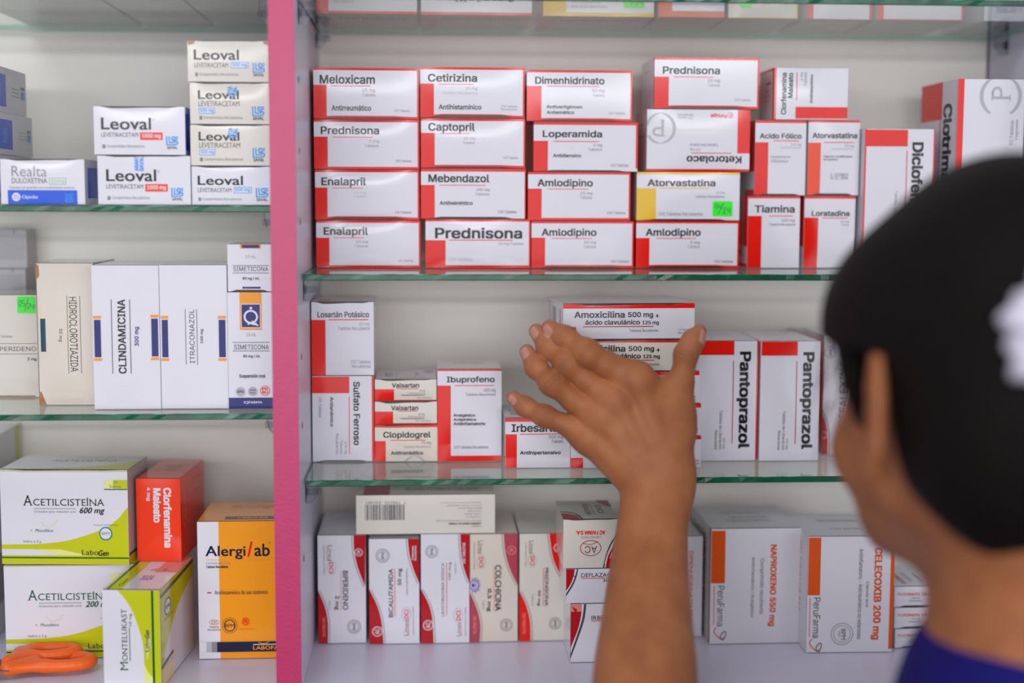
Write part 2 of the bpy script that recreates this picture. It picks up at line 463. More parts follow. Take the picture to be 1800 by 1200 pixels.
# ------------------------------------------------------------------ cartons
BX = {}
kraft = ink('z')
G_RED = 'white medicine boxes with red bands'
def B(key, rect, on, D, body, face, label, els='', Y=None, yaw=0.0, b=(0, 0, 0, 0), inner='w', group=G_RED, slot=0, slotb=0, sides=None, bulge=None,
      plane=False, band=None, cat='medicine box', name='medicine_box', lean=0):
    """rect: photo pixels of the front face; on: shelf key or the key of the box below"""
    x0, y0, x1, y1 = rect; xm = (x0 + x1) / 2
    zb = Z[on] if on in Z else BX[on][2] + .0002
    if on in Z: zb += .0004
    if Y is None:
        if on in Z or plane: Y = ptz(xm, y1, zb).y
        else: Y = BX[on][1]
    Y = min(Y, BACK - D - .0015)
    ym = (y0 + y1) / 2
    XL = pt(x0, ym, Y).x; XR = pt(x1, ym, Y).x; zt = pt(xm, y0, Y).z
    if y1 > -40 and XL < PX1 and XR > PX1: XL = PX1 + .0012
    if XL < PX0 < XR: XR = PX0 - .0012
    W = XR - XL; H = zt - zb
    BX[key] = ((XL + XR) / 2, Y, zt, W, H, D)
    root = empty(name, ((XL + XR) / 2, Y + D / 2, zb), math.radians(yaw))
    tag(root, label, cat, group)
    bod, fac = ink(body), ink(face)
    rr = random.Random(key)
    bl = bulge if bulge is not None else rr.uniform(-.0001, .0010)
    tl = rr.uniform(-.0007, .0005) * min(1, H / .05); tw = rr.uniform(-.0003, .0003)
    th = .0011
    c = MB()
    def fm(n, q):
        if n.y < -.7: return kraft
        if band and n.z > .7: return ink(band)
    c.box((-W / 2, -D / 2 + th, 0), (W / 2, D / 2, H), bod, .0005, fm)
    mp = {'right': lambda u, v, h: (W / 2 + h, -D / 2 + th + u * (D - th), v * H),
          'left': lambda u, v, h: (-W / 2 - h, D / 2 - u * (D - th), v * H),
          'top': lambda u, v, h: (-W / 2 + u * W, -D / 2 + th + v * (D - th), H + h),
          'bottom': lambda u, v, h: (-W / 2 + u * W, D / 2 - v * (D - th), -h)}
    for s, e in (sides or {}).items(): prints(c, e, (0, 0, 100, 100), mp[s])
    c.build('carton', root)
    f = MB()
    def front(u, v, h):
        bb = 16 * u * (1 - u) * v * (1 - v)
        y = -D / 2 + .0001 - bl * bb - max(tl, 0) - abs(tw) + tl * v + tw * u - h
        zz = .0003 + v * (H - .0006)
        if slot and v > .9:
            k = min(1, max(0, (u - .07) / .1)) * min(1, max(0, (.93 - u) / .1)); zz -= slot * k * (v - .9) / .1 * (.75 + .25 * math.sin(u * 7))
        if slotb and v < .1:
            k = min(1, max(0, (u - .09) / .08)) * min(1, max(0, (.88 - u) / .08)); zz += slotb * k * (.1 - v) / .1
        return (-W / 2 + u * W, y, zz)
    n, m = 16, 12; vs = []; fs = []
    vv = [0, .05, .1, .2, .3, .4, .5, .6, .7, .8, .9, .95, 1]
    for v in vv:
        for i in range(n + 1): vs.append(front(i / n, v, 0))
    for j in range(m):
        for i in range(n): q = j * (n + 1) + i; fs.append((q, q + 1, q + n + 2, q + n + 1))
    o = len(vs); rim = [i for i in range(n + 1)] + [j * (n + 1) + n for j in range(1, m + 1)] + [m * (n + 1) + i for i in range(n - 1, -1, -1)] + [j * (n + 1) for j in range(m - 1, 0, -1)]
    for q in rim: p = vs[q]; vs.append((p[0], -D / 2 + th, p[2]))
    L = len(rim)
    for k in range(L): fs.append((rim[k], o + k, o + (k + 1) % L, rim[(k + 1) % L]))
    f.add(vs, fs, fac)
    e = els
    if any(b): e = 'R %s %g %g %g %g\n' % (inner, x0 + b[0], y0 + b[1], x1 - b[2], y1 - b[3]) + els
    stick = [l for l in e.split('\n') if l.startswith('#')]
    prints(f, '\n'.join(l for l in e.split('\n') if not l.startswith('#')), rect, front)
    f.build('end_flap', root)
    for l in stick:                       # '# x0 y0 x1 y1 name colour | els' : an applied sticker, a part of its own
        head, _, rest = l[1:].partition('|'); a = head.split(); sx0, sy0, sx1, sy1 = map(float, a[:4])
        s = MB()
        def sm(u, v, h):
            X = sx0 + u * (sx1 - sx0); Yp = sy1 - v * (sy1 - sy0)
            p = front((X - x0) / (x1 - x0), (y1 - Yp) / (y1 - y0), .0005 + h); return p
        gl = []
        nn = 20
        if a[4] == 'seal_sticker': ol = [(.5 + (.46 + .04 * math.cos(9 * t)) * math.cos(t), .5 + (.46 + .04 * math.cos(9 * t)) * math.sin(t)) for t in [2 * math.pi * i / 72 for i in range(72)]]
        else:
            ol = []; q = .09
            for cx, cy, a0 in ((1 - q, 1 - q, 0), (q, 1 - q, 90), (q, q, 180), (1 - q, q, 270)):
                for k in range(5): t = math.radians(a0 + k * 22.5); ol.append((cx + q * math.cos(t), cy + q * math.sin(t)))
        N = len(ol)
        s.add([sm(*p, 0) for p in ol] + [sm(*p, -.00035) for p in ol], [tuple(range(N))] + [(i, N + i, N + (i + 1) % N, (i + 1) % N) for i in range(N)], ink(a[5]))
        prints(s, rest.replace(';', '\n'), (sx0, sy0, sx1, sy1), sm)
        so = s.build(a[4], root); so['label'] = {'q': 'bright green date sticker', 'i': 'lavender scalloped seal'}.get(a[5], 'sticker')
    return root

def shift(els, dx, dy, sub=None):
    out = []
    for l in els.strip().split('\n'):
        a = l.split()
        if not a: continue
        k = a[0]
        if k in 'TRISO': a[2:6] = ['%g' % (float(a[2]) + dx), '%g' % (float(a[3]) + dy), '%g' % (float(a[4]) + dx), '%g' % (float(a[5]) + dy)]
        elif k in 'CEMD': a[2:4] = ['%g' % (float(a[2]) + dx), '%g' % (float(a[3]) + dy)]
        else:
            s = {'P': 2, 'W': 3, 'L': 3}[k]
            for i in range(s, len(a)): a[i] = '%g' % (float(a[i]) + (dx if (i - s) % 2 == 0 else dy))
        if sub and k == 'T' and a[1] in sub: a[1] = sub[a[1]]
        out.append(' '.join(a))
    return '\n'.join(out)
def stamp(cx, cy, r, c='m', txt='BPM', rot='d', tc=None):
    h = r * .5
    bb = (cx - h * .42, cy - h, cx + h * .42, cy + h) if rot in 'du' else (cx - h, cy - h * .42, cx + h, cy + h * .42)
    return 'C %s %g %g %g %g\nC %s %g %g %g %g\nT %s %g %g %g %g b %s %s\n' % (c, cx, cy, r, r * .09, c, cx, cy, r * .72, r * .07, tc or c, *bb, rot, txt)
# ================================================================== right bay, shelf with the four-high stacks
RB = (0, 4, 3, 4)
SIDE_TX = {'right': 'T d 15 20 40 24 r 0 Laboratorio\nT m 15 34 80 38 r 0 Venta con receta'}
B('am4', (1118, 388, 1299, 471), 'S2', .066, 'r', 'r', 'red-banded white box, directly under the yellow-banded box', '''
T k 1134.6 401 1231 417.6 b 0 Amlodipino
R r 1152.8 418 1223 419.3
R r 1118 418 1141.5 471
T d 1213 423 1229.6 429.5 r 0 5 mg
T m 1208 430.6 1229.6 435.8 r 0 Tableta
T d 1256 457.5 1288.8 462 r 0 100 Tabletas''', b=RB, slotb=.0012)
B('at4', (1119, 302, 1300, 387), 'am4', .066, 'w', 'w', 'yellow-banded white box with a green date sticker', '''
R x 1119 302 1300 306
T k 1137.6 314.4 1257 327 b 0 Atorvastatina
R x 1158 329.6 1246 331
R x 1119 330.4 1152.8 387
T m 1258.8 336 1273 340.6 r 0 10 mg
T m 1220.7 342.4 1273 347 r 0 Tabletas Recubiertas
T m 1157.4 372.5 1235.5 379 r 0 100 Tabletas Recubiertas
# 1252.6 353 1287.7 380 date_sticker q|L H 1.1 1256 361 1259 358 1262 361 1259 366 1256 361;L H 1.1 1264 359 1264 364 1268 364;L H 1.1 1268 359 1268 367;L H 1 1262 376 1272 356;L H 1.1 1271 366 1274 364 1275 368 1271 374 1276 374;L H 1.1 1279 364 1279 370 1283 370;L H 1.1 1283 364 1283 375''', band='x', group=None, slotb=.001)
B('ke4', (1137, 192, 1318, 300), 'at4', .066, 'v', 'w', 'upside-down white box with a large grey P mark and a red band at its right', '''
R r 1137 296 1318 300
T k 1207 273 1304 285.8 b f Ketorolaco
R r 1214.6 267.3 1286 268.6
R r 1296 192 1318 268.2
T m 1212.8 259 1231 265 r f 10 mg
T m 1212.4 251.4 1262.6 256.8 r f Tableta Recubierta
T m 1190 204.5 1217 208 r f 100 Tabletas
T m 1190 200 1217 203.4 r f Recubiertas
T r 1247.6 198 1276.4 206.4 b f Portugal
C r 1282.8 201.5 5 .9
T r 1281 199 1285 204 b f P
M f 1160.5 224.8 27 5.5 -170 150
T f 1146 210 1169 239 s f P''', sides={'left': 'T m 20 20 70 24 r 0 Laboratorios\nT m 20 30 60 34 r 0 Composicion\nT m 20 40 80 44 r 0 Cada tableta contiene'}, slot=0)
B('pr4', (1150, 101, 1334, 190), 'ke4', .066, 'r', 'r', 'red-edged white box alone on top of the upside-down box', '''
T k 1164.5 116.2 1265 129.8 b 0 Prednisona
R r 1184.3 134 1254 135.4
R r 1150 134.6 1175.5 190
T d 1243.6 138 1265 144.6 r 0 20 mg
T m 1243.6 146 1265 151.4 r 0 Tableta
T m 1291 172 1319.5 176.5 r 0 100 Tabletas''', b=RB, slotb=.0015, sides={'left': 'R w 0 0 100 100\nT m 20 20 70 24 r 0 Laboratorios'})
B('am3', (934, 388, 1114, 471), 'S2', .066, 'r', 'r', 'red-banded white box, bottom of the third four-high column from the post', '''
T k 951.7 401 1048 417.6 b 0 Amlodipino
R r 969 418.2 1039.6 419.4
R r 934 417.4 958 471
T d 1026.4 423 1047 428.8 r 0 10 mg
T m 1025 430.6 1047 435.8 r 0 Tableta
T d 1073.6 457.5 1106 461.8 r 0 100 Tabletas''', b=RB, slotb=.001)
B('al3', (928, 302, 1108, 386.5), 'am3', .066, 'r', 'r', 'red-banded white box, second from bottom of the third column from the post', '''
T k 944.4 314 1041.7 330.4 b 0 Amlodipino
R r 962.6 331 1033.7 332.3
R r 928 331 952 386.5
T d 1020 336.5 1040.5 342.4 r 0 10 mg
T m 1019 343.3 1040 349 r 0 Tableta
T d 1067 371 1100 375.5 r 0 100 Tabletas''', b=RB)
B('lo3', (938, 214, 1121, 301), 'al3', .066, 'r', 'w', 'red-banded white box, third from bottom of the third column, shifted right', '''
R r 938 214 1121 219
R r 1117.5 214 1121 296
T k 953.7 228.6 1058 244 b 0 Loperamida
R r 972 247.4 1053 248.8
R r 938 247.4 963 301
T d 1043 252 1058 258 r 0 2 mg
T m 1033.5 259.6 1058 264.7 r 0 Tabletas
T d 972 270 1021.4 276.3 b 0 Antidiarreico
T m 1073 287.4 1105 292.4 r 0 100 Tabletas''', slotb=.001)
B('di3', (926, 123, 1111, 211), 'lo3', .066, 'r', 'r', 'red-banded white box with two bold lines, top of the third column', '''
T k 940.5 134.3 1062 147.2 b 0 Dimenhidrinato
R r 960.7 150.2 1053 151.5
R r 926 150.6 951.6 211
T m 1040.8 155 1062 162 r 0 50 mg
T m 1041 163.5 1062 168.4 r 0 Tableta
T d 960.7 183.4 1023.5 190.6 b 0 Antivertiginoso
T d 960.7 193 1009 199 b 0 Antiemético
T m 1070 195 1099 199 r 0 100 Tabletas''', b=RB, slotb=.001)
B('pr2', (748, 385, 932, 471), 'S2', .066, 'r', 'w', 'red-banded white box with the largest title, bottom of the second column', '''
R r 748 385 932 388.5
R r 929.5 385 932 471
R r 748 466.5 932 471
T k 764.6 399.4 917.7 419 b 0 Prednisona
R r 788.5 421 901 422.4
R r 748 422 783 471
T m 876 425.6 919.5 431.3 r 0 50 mg Tableta
T f 789 453 830 459 r 0 100 Tabletas''', bulge=.001)
B('me2', (740, 296, 924, 384), 'pr2', .066, 'r', 'w', 'red-banded white box, second from bottom of the second column from the post', '''
R r 740 296 924 301
R r 922 296 924 384
T k 753 306 860 320 b 0 Mebendazol
R r 772 324.4 853.5 325.6
R r 740 324.7 764 384
T d 837 330.4 860 336 r 0 100 mg
T m 834.8 338.3 860 343 r 0 Tabletas
T d 772.6 353 830.7 360 b 0 Antihelmíntico
T d 875.6 369.5 908 374.3 r 0 100 Tabletas''', slotb=.0014)
B('ca2', (740, 208, 923, 294.5), 'me2', .066, 'r', 'r', 'red-banded white box, third from bottom of the second column from the post', '''
T k 752.8 215.4 834.5 233.3 b 0 Captopril
R r 773.6 233.4 825 234.6
R r 740 233.3 764 294
T m 814.5 240.3 834.5 246 r 0 25 mg
T m 813 248 834 252.5 r 0 Tableta
T m 884 274 911 278.7 r 0 100 Tabletas''', b=RB, slotb=.001)
B('ce2', (739, 118, 922, 206), 'ca2', .066, 'r', 'r', 'red-banded white box, top of the second column from the post', '''
T k 752 129.5 838.5 143.5 b 0 Cetirizina
R r 771 147 832.6 148.4
R r 739 147 762.6 206
T m 817.5 151.7 838.5 158.6 r 0 10 mg
T f 776 160.5 838.5 165 r 0 Tabletas Recubiertas
T d 771 182.7 846 191.8 b 0 Antihistamínico
T m 880.5 183.6 909 187.4 r 0 100 Tabletas
T m 881 189 909 192.5 r 0 Recubiertas''', b=RB, slotb=.002)
B('en1', (556, 387, 739, 470.5), 'S2', .066, 'r', 'r', 'red-banded white box, bottom of the column beside the post', '''
T k 569 398.7 647 416 b 0 Enalapril
R r 587 417 640 418.2
R r 556 417.6 579 470.5
T d 625.7 422.6 646.6 427.6 r 0 10 mg
T m 623 430 646.6 434.5 r 0 Tabletas
T m 698.6 456.3 726 460 r 0 100 Tabletas''', b=RB, bulge=.0012)
B('el1', (554, 298, 737, 384.5), 'en1', .066, 'r', 'r', 'red-banded white box, second from bottom of the column beside the post', '''
T k 565 311 643.5 328.5 b 0 Enalapril
R r 584 329 638 330.2
R r 554 328.8 575.6 384.5
T f 622 335 643 340 r 0 10 mg
T f 622 342 643 346 r 0 Tableta
T d 694 369.5 722.5 373.6 r 0 100 Tabletas''', b=RB, slotb=.0016, bulge=.0012)
B('pd1', (552, 210, 737, 296.5), 'el1', .066, 'r', 'r', 'red-banded white box, third from bottom of the column beside the post', '''
T k 564 221.6 666.5 235.6 b 0 Prednisona
R r 585 240 655 241.4
R r 552 240 576 296.5
T m 649 245 666.5 251 r 0 5 mg
T m 641 253 666 258 r 0 Tabletas
T d 695 280 723 284 r 0 100 Tabletas''', b=RB)
B('ml1', (551, 119, 736, 208), 'pd1', .066, 'r', 'r', 'red-banded white box, top of the column beside the post', '''
T k 562 131 659 147 b 0 Meloxicam
R r 582 150 651 151.4
R r 551 149 574 208
T d 637 155 659 162 r 0 15 mg
T d 637 163.5 659 168.5 r 0 Tableta
T d 582.5 184 652 194 b 0 Antirreumático
T m 692.6 191 720.6 195.5 r 0 100 Tabletas''', b=RB, slotb=.0012)
B('ti5', (1314, 344, 1405, 471), 'S2', .055, 'w', 'w', 'upright red-banded box, bottom left of the narrow pair of stacks', '''
R r 1314 344 1405 348
T k 1325.5 360 1395.7 373.3 b 0 Tiamina
R r 1350.5 378.3 1392.5 379.8
R r 1314 379 1338 471
T d 1373 384 1396 390.5 r 0 100 mg
T d 1351 392 1397 396 r 0 Tableta Recubierta''', sides={'left': 'R r 74 0 100 70\nR w 0 0 74 70\nR Y 0 25 60 50\nR P 40 0 74 68\nT d 20 75 60 82 b 0 Tiamina\nR r 0 94 100 100'})  # yellow block on the left side is a reflection painted in as print
B('lr6', (1413, 344, 1502, 471), 'S2', .055, 'w', 'w', 'upright red-banded box, bottom right of the narrow pair of stacks', '''
R r 1413 344 1502 348.5
T k 1425.5 369.5 1491.8 379.3 b 0 Loratadina
R r 1444 381.8 1488 383.2
R r 1413 382 1437 471
T m 1476 387 1491 392 r 0 10 mg
T m 1477 393 1491 396 r 0 Tableta''', sides={'left': 'R r 20 0 100 70'})
B('af5', (1327, 211, 1416, 342), 'ti5', .055, 'w', 'w', 'upright red-banded box, left of the pair under the sideways box', '''
R r 1327 211 1416 215.5
T k 1334.6 233.3 1408 242.7 b 0 Acido Fólico
R r 1359 245.8 1402.7 247.2
R r 1326 249.4 1350 342
T m 1389.6 251 1407 256 r 0 0.5 mg
T f 1370 256.7 1407 260 r 0 Tableta Recubierta
T f 1354.8 272.3 1390 277.5 b 0 Suplemento
T f 1354.8 279 1385.4 284.4 b 0 Vitamínico''', sides={'left': 'R r 60 0 100 68\nR w 0 0 60 60\nR r 40 92 100 100'}, slotb=.0012)
B('at6', (1420, 211, 1510, 342), 'lr6', .055, 'w', 'w', 'upright box with an orange-red band and a printed lot code', '''
R r 1420 211 1510 214.5
T k 1427 232.3 1505.4 242.3 b 0 Atorvastatina
R r 1447 248.7 1501 250.1
R o 1420 250 1442 342
T m 1484 253 1500 258.3 r 0 25 mg
T f 1459 259 1500 262 r 0 Tabletas Recubiertas
T m 1446.5 271.9 1498.5 276.7 b 0 Agente modificador
T m 1446.5 277.5 1472 281.7 b 0 de lípidos
T d 1461 303.5 1490.8 308.3 m 0 L:2119813
T d 1461 309.4 1490.8 314 m 0 U:11.2026''', slotb=.0015)
B('cl5', (1361, 119, 1490, 208.5), 'af5', .052, 'w', 'w', 'sideways box with a red band along its lower edge, above the upright pair', '''
R o 1361 119 1364.5 208.5
T k 1372.5 127.7 1382 200 b u Clorfenamina
T k 1384.4 127.7 1393.3 171 b u Maleato
R r 1399 127 1400.5 175.4
T d 1405.8 127 1410.6 140.6 r u 4 mg
T m 1412 126.5 1417 150 r u Tabletas
T d 1423 130 1428 180 b u Antihistamínico
R r 1398.5 186.5 1490 206.5''', sides={'left': 'T d 40 25 80 29 b u Clorfenamina\nT m 40 40 70 43 r 0 Cada tableta\nT m 40 50 74 53 r 0 contiene\nT m 40 60 74 63 r 0 excipientes\nR o 94 0 100 100\nR o 0 0 100 4'})
B('df7', (1517, 226, 1640, 472), 'S2', .06, 'w', 'w', 'tall red-banded box with a sideways title, partly behind the head', '''
R r 1517 226 1520 472
R r 1637.5 226 1640 472
R r 1520 227.5 1592 256.6
T k 1600 249 1620.6 402 B d Diclofenaco
R r 1590.5 264 1592 425
T m 1572 335 1577 400 r d Tableta Recubierta''', band='r')
B('ct8', (1679, 138.5, 1796, 474), 'S2', .085, 'w', 'w', 'tallest red-banded box with a grey P mark, at the right frame edge', '''
R r 1679 138.5 1690 474
M f 1754 167.7 37 6.5 120 420
T f 1738 151 1771 176 s u P
T m 1772 210 1778 253.7 r u 50 Tabletas
T m 1781 209.4 1787 245 r u Vaginales''', sides={'left': 'R r 0 0 60 20\nT k 64 12 88 70 B d Clotrimazol\nR r 55 18 57 80\nC f 10 40 7 2'})
# ================================================================== right bay, shelf behind the hand
B('su', (543, 660, 657.5, 811), 'S3', .07, 'w', 'w', 'red-banded box with a sideways title, beside the post under another box', '''
R r 653.5 660 657.5 811
R r 543 661 612 690
T k 619.3 670 632 782.4 b d Sulfato Ferroso
R r 610.8 696 612.2 798
T d 576 696.6 582.6 749 b d Antianémico
T m 554.8 696 560.7 732.7 r d 100 Tabletas
T m 586.3 762 591.5 797.8 r d Recubiertas
T m 594 773.7 598.6 797.8 r d Tabletas
T m 601 776 607 798.4 r d 300 mg''', band='r', slotb=.001)
B('ls', (541, 530, 657, 659.5), 'su', .07, 'w', 'w', 'red-banded box on top of the sideways-titled box beside the post', '''
T d 552.4 546.6 648.6 557.2 b 0 Losartán Potásico
R r 573 560.3 647 562
R r 541 561.5 567 659.5
T m 630 566 649 572.6 r 0 50 mg
T m 590 573.3 649.5 579.4 r 0 Tableta Recubierta
T m 613.4 632.8 651 639 r 0 100 Tabletas
T m 616 640.8 651 646.7 r 0 Recubiertas''', slot=.0016, sides={'right': 'T f 20 20 80 24 r 0 Composicion\nT f 20 30 80 34 r 0 Cada tableta recubierta', 'top': 'R w 0 0 100 100\nR r 10 60 30 90\nT f 40 60 80 75 r 0 Potasico'})
B('cg', (659, 746, 769, 811), 'S3', .062, 'w', 'c', 'low red-banded box with a grey arc, bottom of the small stack of three', '''
R r 659 746 769 750
T k 673.6 757.7 757 771.3 b 0 Clopidogrel
R r 686.5 772.4 747.3 773.8
R r 659 774.3 678 811
T d 740.5 775.3 757.5 781.4 r 0 75 mg
T m 708.7 782.4 757.5 786.7 r 0 Tabletas Recubiertas
T d 687 792.3 743.6 799 b 0 Antitrombótico
M f 729 822 21 4 200 340''', slot=.001, band='r')
B('v2', (659, 705, 768, 744), 'cg', .062, 'w', 'y', 'flat red-banded box, middle of the small stack of three', '''
T k 687.5 711.7 735.3 720 b 0 Valsartan
R r 700 720.8 734 722
R r 659 722 691 742.5
R r 659 742.3 768 744
T d 735 725 746 729 r 0 160 mg
T m 716 729.5 746 732 r 0 Tableta Recubierta
T d 704 733 746 735.6 b 0 Antagonista de angiotensina II
T m 731 737 757 739.6 r 0 30 Tabletas''', slot=.0015)
B('v1', (659, 666, 767, 703.5), 'v2', .062, 'w', 'y', 'flat red-banded box, top of the small stack of three', '''
T k 688.7 672 736.8 680.3 b 0 Valsartan
R r 696 681.6 735 682.8
R r 659 683 692.7 702
R r 659 702 767 703.5
T d 737.4 684.3 747.3 688 r 0 80 mg
T m 717 689 747 691.4 r 0 Tableta Recubierta
T d 705 692.5 747 695 b 0 Antagonista de angiotensina II
T m 733 697 759 699.8 r 0 30 Tabletas''', slot=.0012, sides={'top': 'T m 15 30 28 75 r u BPM CERT\nR r 34 20 35 85\nR r 34 83 90 85\nT m 64 30 70 70 r u Tableta\nT d 80 15 95 30 b 0 Valsartan'})
B('ib', (769, 648, 881.5, 811), 'S3', .062, 'w', 'w', 'tall red-banded box standing alone left of the little finger', '''
R r 769 648 881.5 651
T k 785 660.5 869.4 673.5 b 0 Ibuprofeno
R r 799 676 868.5 677.3
R r 769 676.6 792.3 811
R r 769 801 881.5 811
T d 850 682 871 689 r 0 400 mg
T d 818.5 690 871.6 694.5 r 0 Tabletas Recubiertas
T k 797 726 835 732.7 b 0 Analgésico
T k 797 734 837 740 b 0 Antipirético
T k 797 741 853 746.6 b 0 Antiinflamatorio
T d 797.6 783 858.6 788 r 0 100 Tabletas Recubiertas''', sides={'top': 'T f 25 20 75 32 b f Ibuprofeno\nT f 40 44 70 50 r f 400 mg'}, bulge=.001)
B('ir', (888, 734, 1002, 822), 'S3', .07, 'w', 'w', 'red-banded box standing under the little finger', '''
R r 888 734 1002 740
T k 899 744.4 992 758.3 b 0 Irbesartan
R r 914 761.6 982.7 763
R r 888.5 762.3 908.4 822
T d 964 765 989.5 771.3 r 0 300 mg
T d 969 772.8 989.5 778 r 0 Tableta
T k 914 792 985.5 800 b 0 Antihipertensivo''', sides={'top': 'R w 0 0 100 100\nT d 10 30 28 80 r u BPM CERT\nR r 34 20 35 85\nT m 60 40 80 55 r 0 Recubierta', 'left': 'R r 90 0 100 100\nT m 20 20 60 26 r 0 Lote'})
AMX = '''
R r 984 533 1217 541
T d 1003.4 546 1092.4 557.4 b 0 Amoxicilina
T d 1098 547.4 1142.6 558.8 b 0 500 mg
T d 1147 551.4 1153 557.4 b 0 +
T d 1022.6 560.6 1119.4 569.4 b 0 ácido clavulánico
T d 1123.6 562.6 1153 570.8 b 0 125 mg
R R 1018.4 571.9 1143.6 573.3
T d 1100.6 577.4 1152 582 r 0 Tabletas Recubiertas
T d 1188.6 577.4 1211 580.6 r 0 12 Tabletas
T d 1188 582.6 1211 585.8 r 0 Recubiertas
R r 984 572.8 1006.6 592'''
SL = {'left': 'R g 10 10 22 90\nI m 34 20 56 80\nR P 80 20 84 80'}
for i, (k, rect, on, dx, dy, body, lab) in enumerate((
        ('a5', (1003, 766, 1232, 822), 'S3', 18, 231, 'w', 'flat red-edged box at the bottom of the stack behind the hand'),
        ('a4', (1001, 709, 1232, 765), 'a5', 16, 175, 'w', 'flat red-edged box second from bottom of the stack behind the hand'),
        ('a3', (996, 652, 1230, 708), 'a4', 12, 118, 'w', 'flat red-edged box in the middle of the stack behind the hand'),
        ('a2', (990, 596, 1222, 651), 'a3', 6.5, 60, 'y', 'yellowed flat red-edged box second from top behind the index finger'),
        ('a1', (984, 533, 1217, 594), 'a2', 0, 0, 'w', 'flat red-edged box on top of the stack, between index finger and thumb'))):
    B(k, rect, on, .09, 'w', body, lab, shift(AMX, dx, dy, {'d': 'k'} if k != 'a1' else None), group='flat boxes stacked behind the hand', slot=.0014 if i in (3, 4) else .0006,
      yaw=3.0 if k == 'a1' else 0, sides=SL)
PAN = '''
R r 1337 599.4 1400 624
T k 1405 618 1429.6 789.6 B d Pantoprazol
R R 1398 634 1399.5 780
T d 1382 770 1386.5 789.6 r d 40 mg
T d 1375.7 721 1381 790.5 r d Tableta de Liberación
T d 1368 756.6 1372.6 790.5 r d Retardada'''
B('p1', (1222, 598.5, 1331.5, 809.5), 'S3', .085, 'w', 'w', 'tall red-banded box with a sideways title, right beside the thumb', shift(PAN, -111, -1) + '\nR r 1329 598 1331.5 809.5', band='w', sides={'right': 'R r 0 0 14 100', 'top': 'T f 30 20 80 30 r 0 Pantoprazol 40 mg\nT f 30 40 80 45 r 0 Tableta de Liberacion Retardada\nT f 30 54 70 59 r 0 Industria Peruana'})
B('p2', (1336, 599, 1440, 809.5), 'S3', .085, 'w', 'w', 'tall red-banded box with a sideways title, nearest the face', PAN, sides={'right': 'R r 0 0 100 100', 'top': 'T f 30 20 80 30 r 0 Pantoprazol 40 mg\nT f 30 40 80 45 r 0 Tableta de Liberacion Retardada'}, bulge=.0009)
B('cx', (1447, 588, 1552, 799), 'S3', .06, 'w', 'w', 'white box with a red corner curve, half hidden by the cheek', '''
T d 1476 633 1491 749 r u CEFALEXINA
W d 4 1447 718 1456 742 1460.5 766 1461 799 1447 799
W w 4 1447 722 1455 744 1459.4 768 1459.6 799 1447 799
W R 4 1447 726 1453 744 1457 768 1457.4 799 1447 799
C w 1450 764 6 .8
''' + stamp(1458, 618, 11, 'm', rot='u'), group=None)
B('bk', (1398, 580, 1446, 790), 'S3', .03, 'w', 'w', 'plain white box with a small red square, standing behind the tall red-banded pair', 'R R 1416 583 1428 592', Y=BACK - .036, group=None)
# ================================================================== right bay, bottom board
G_AC = 'white boxes with red curved corners'
def ac(x, y, r, rot, c='w'):
    h = r * .55
    return 'C %s %g %g %g %g\n' % (c, x, y, r, r * .16) + 'T %s %g %g %g %g b %s AC\n' % (c, x - h * (.8 if rot in 'du' else 1), y - h * (1 if rot in 'du' else .8), x + h * (.8 if rot in 'du' else 1), y + h * (1 if rot in 'du' else .8), rot)
def curves(c, tr, bl, xr, yt, xl, yb, wd=1.2, o=3):
    f = lambda L, dx: ' '.join('%g %g' % (x + dx, y) for x, y in L)
    return ('W %s %d %s %g %g\n' % (c, len(tr), f(tr, 0), xr, yt) + 'L m %g %s\n' % (wd, f(tr, -o)) +
            'W %s %d %s %g %g\n' % (c, len(bl), f(bl, 0), xl, yb) + 'L m %g %s\n' % (wd, f(bl, o)))
B('b1', (559, 940, 643, 1130), 'F', .085, 'w', 'w', 'upright box with dark red corner curves, first in the row beside the post',
  curves('R', [(622, 940), (623, 966), (629, 996), (642, 1031)], [(559, 1036), (571, 1066), (576, 1094), (575.6, 1130)], 643, 940, 559, 1130) + ac(631, 970, 7, 'd') + '''
T d 602.4 1002 612 1071 h d BIPERIDENO
R P 598.8 1003 599.8 1072
T d 587 1045.6 597 1071 h d 2 mg
T m 577.4 1053.6 581 1071 r d TABLETA
T m 577 957 585 985 l d Línea
R P 575 957 576 984
T r 579 987 586 1006 h d DCI
E f 583 996 8 12 .7
T m 569 955.6 571.6 1009 r d LABORATORIOS AC FARMA
T P 566.6 1084 571 1118 b d 100 TABLETAS
''' + stamp(622, 1101, 12), group=G_AC)
B('b2', (649, 946, 737, 1131), 'F', .085, 'w', 'w', 'upright box with red corner curves, second in the row from the post',
  curves('R', [(717, 946), (720, 974), (727, 1000), (737, 1025)], [(649, 1034), (664, 1066), (671, 1096), (673.6, 1131)], 737, 946, 649, 1131) + ac(663, 1109, 9, 'u') + '''
T d 683 998 691 1084 h u BICALUTAMIDA
R r 693.6 998 694.6 1083
T d 699 997.6 707.6 1027.4 h u 50 mg
T m 713.6 998 717 1045 r u TABLETA RECUBIERTA
T m 710 1088 717 1117 l u Línea
R P 717.8 1088 718.8 1117
T r 710.6 1071 718 1087 h u DCI
E f 714 1079 8 13 .7
T m 725 1065 727.6 1116 r u LABORATORIOS AC FARMA
T w 724 958 727.4 984 b u Tabletas
T w 728.6 958 732 984 b u Recubiertas
''' + stamp(673, 975, 12, rot='u'), sides={'left': 'R R 60 0 100 55', 'top': 'T d 20 20 40 60 b 0 INA'}, group=G_AC)
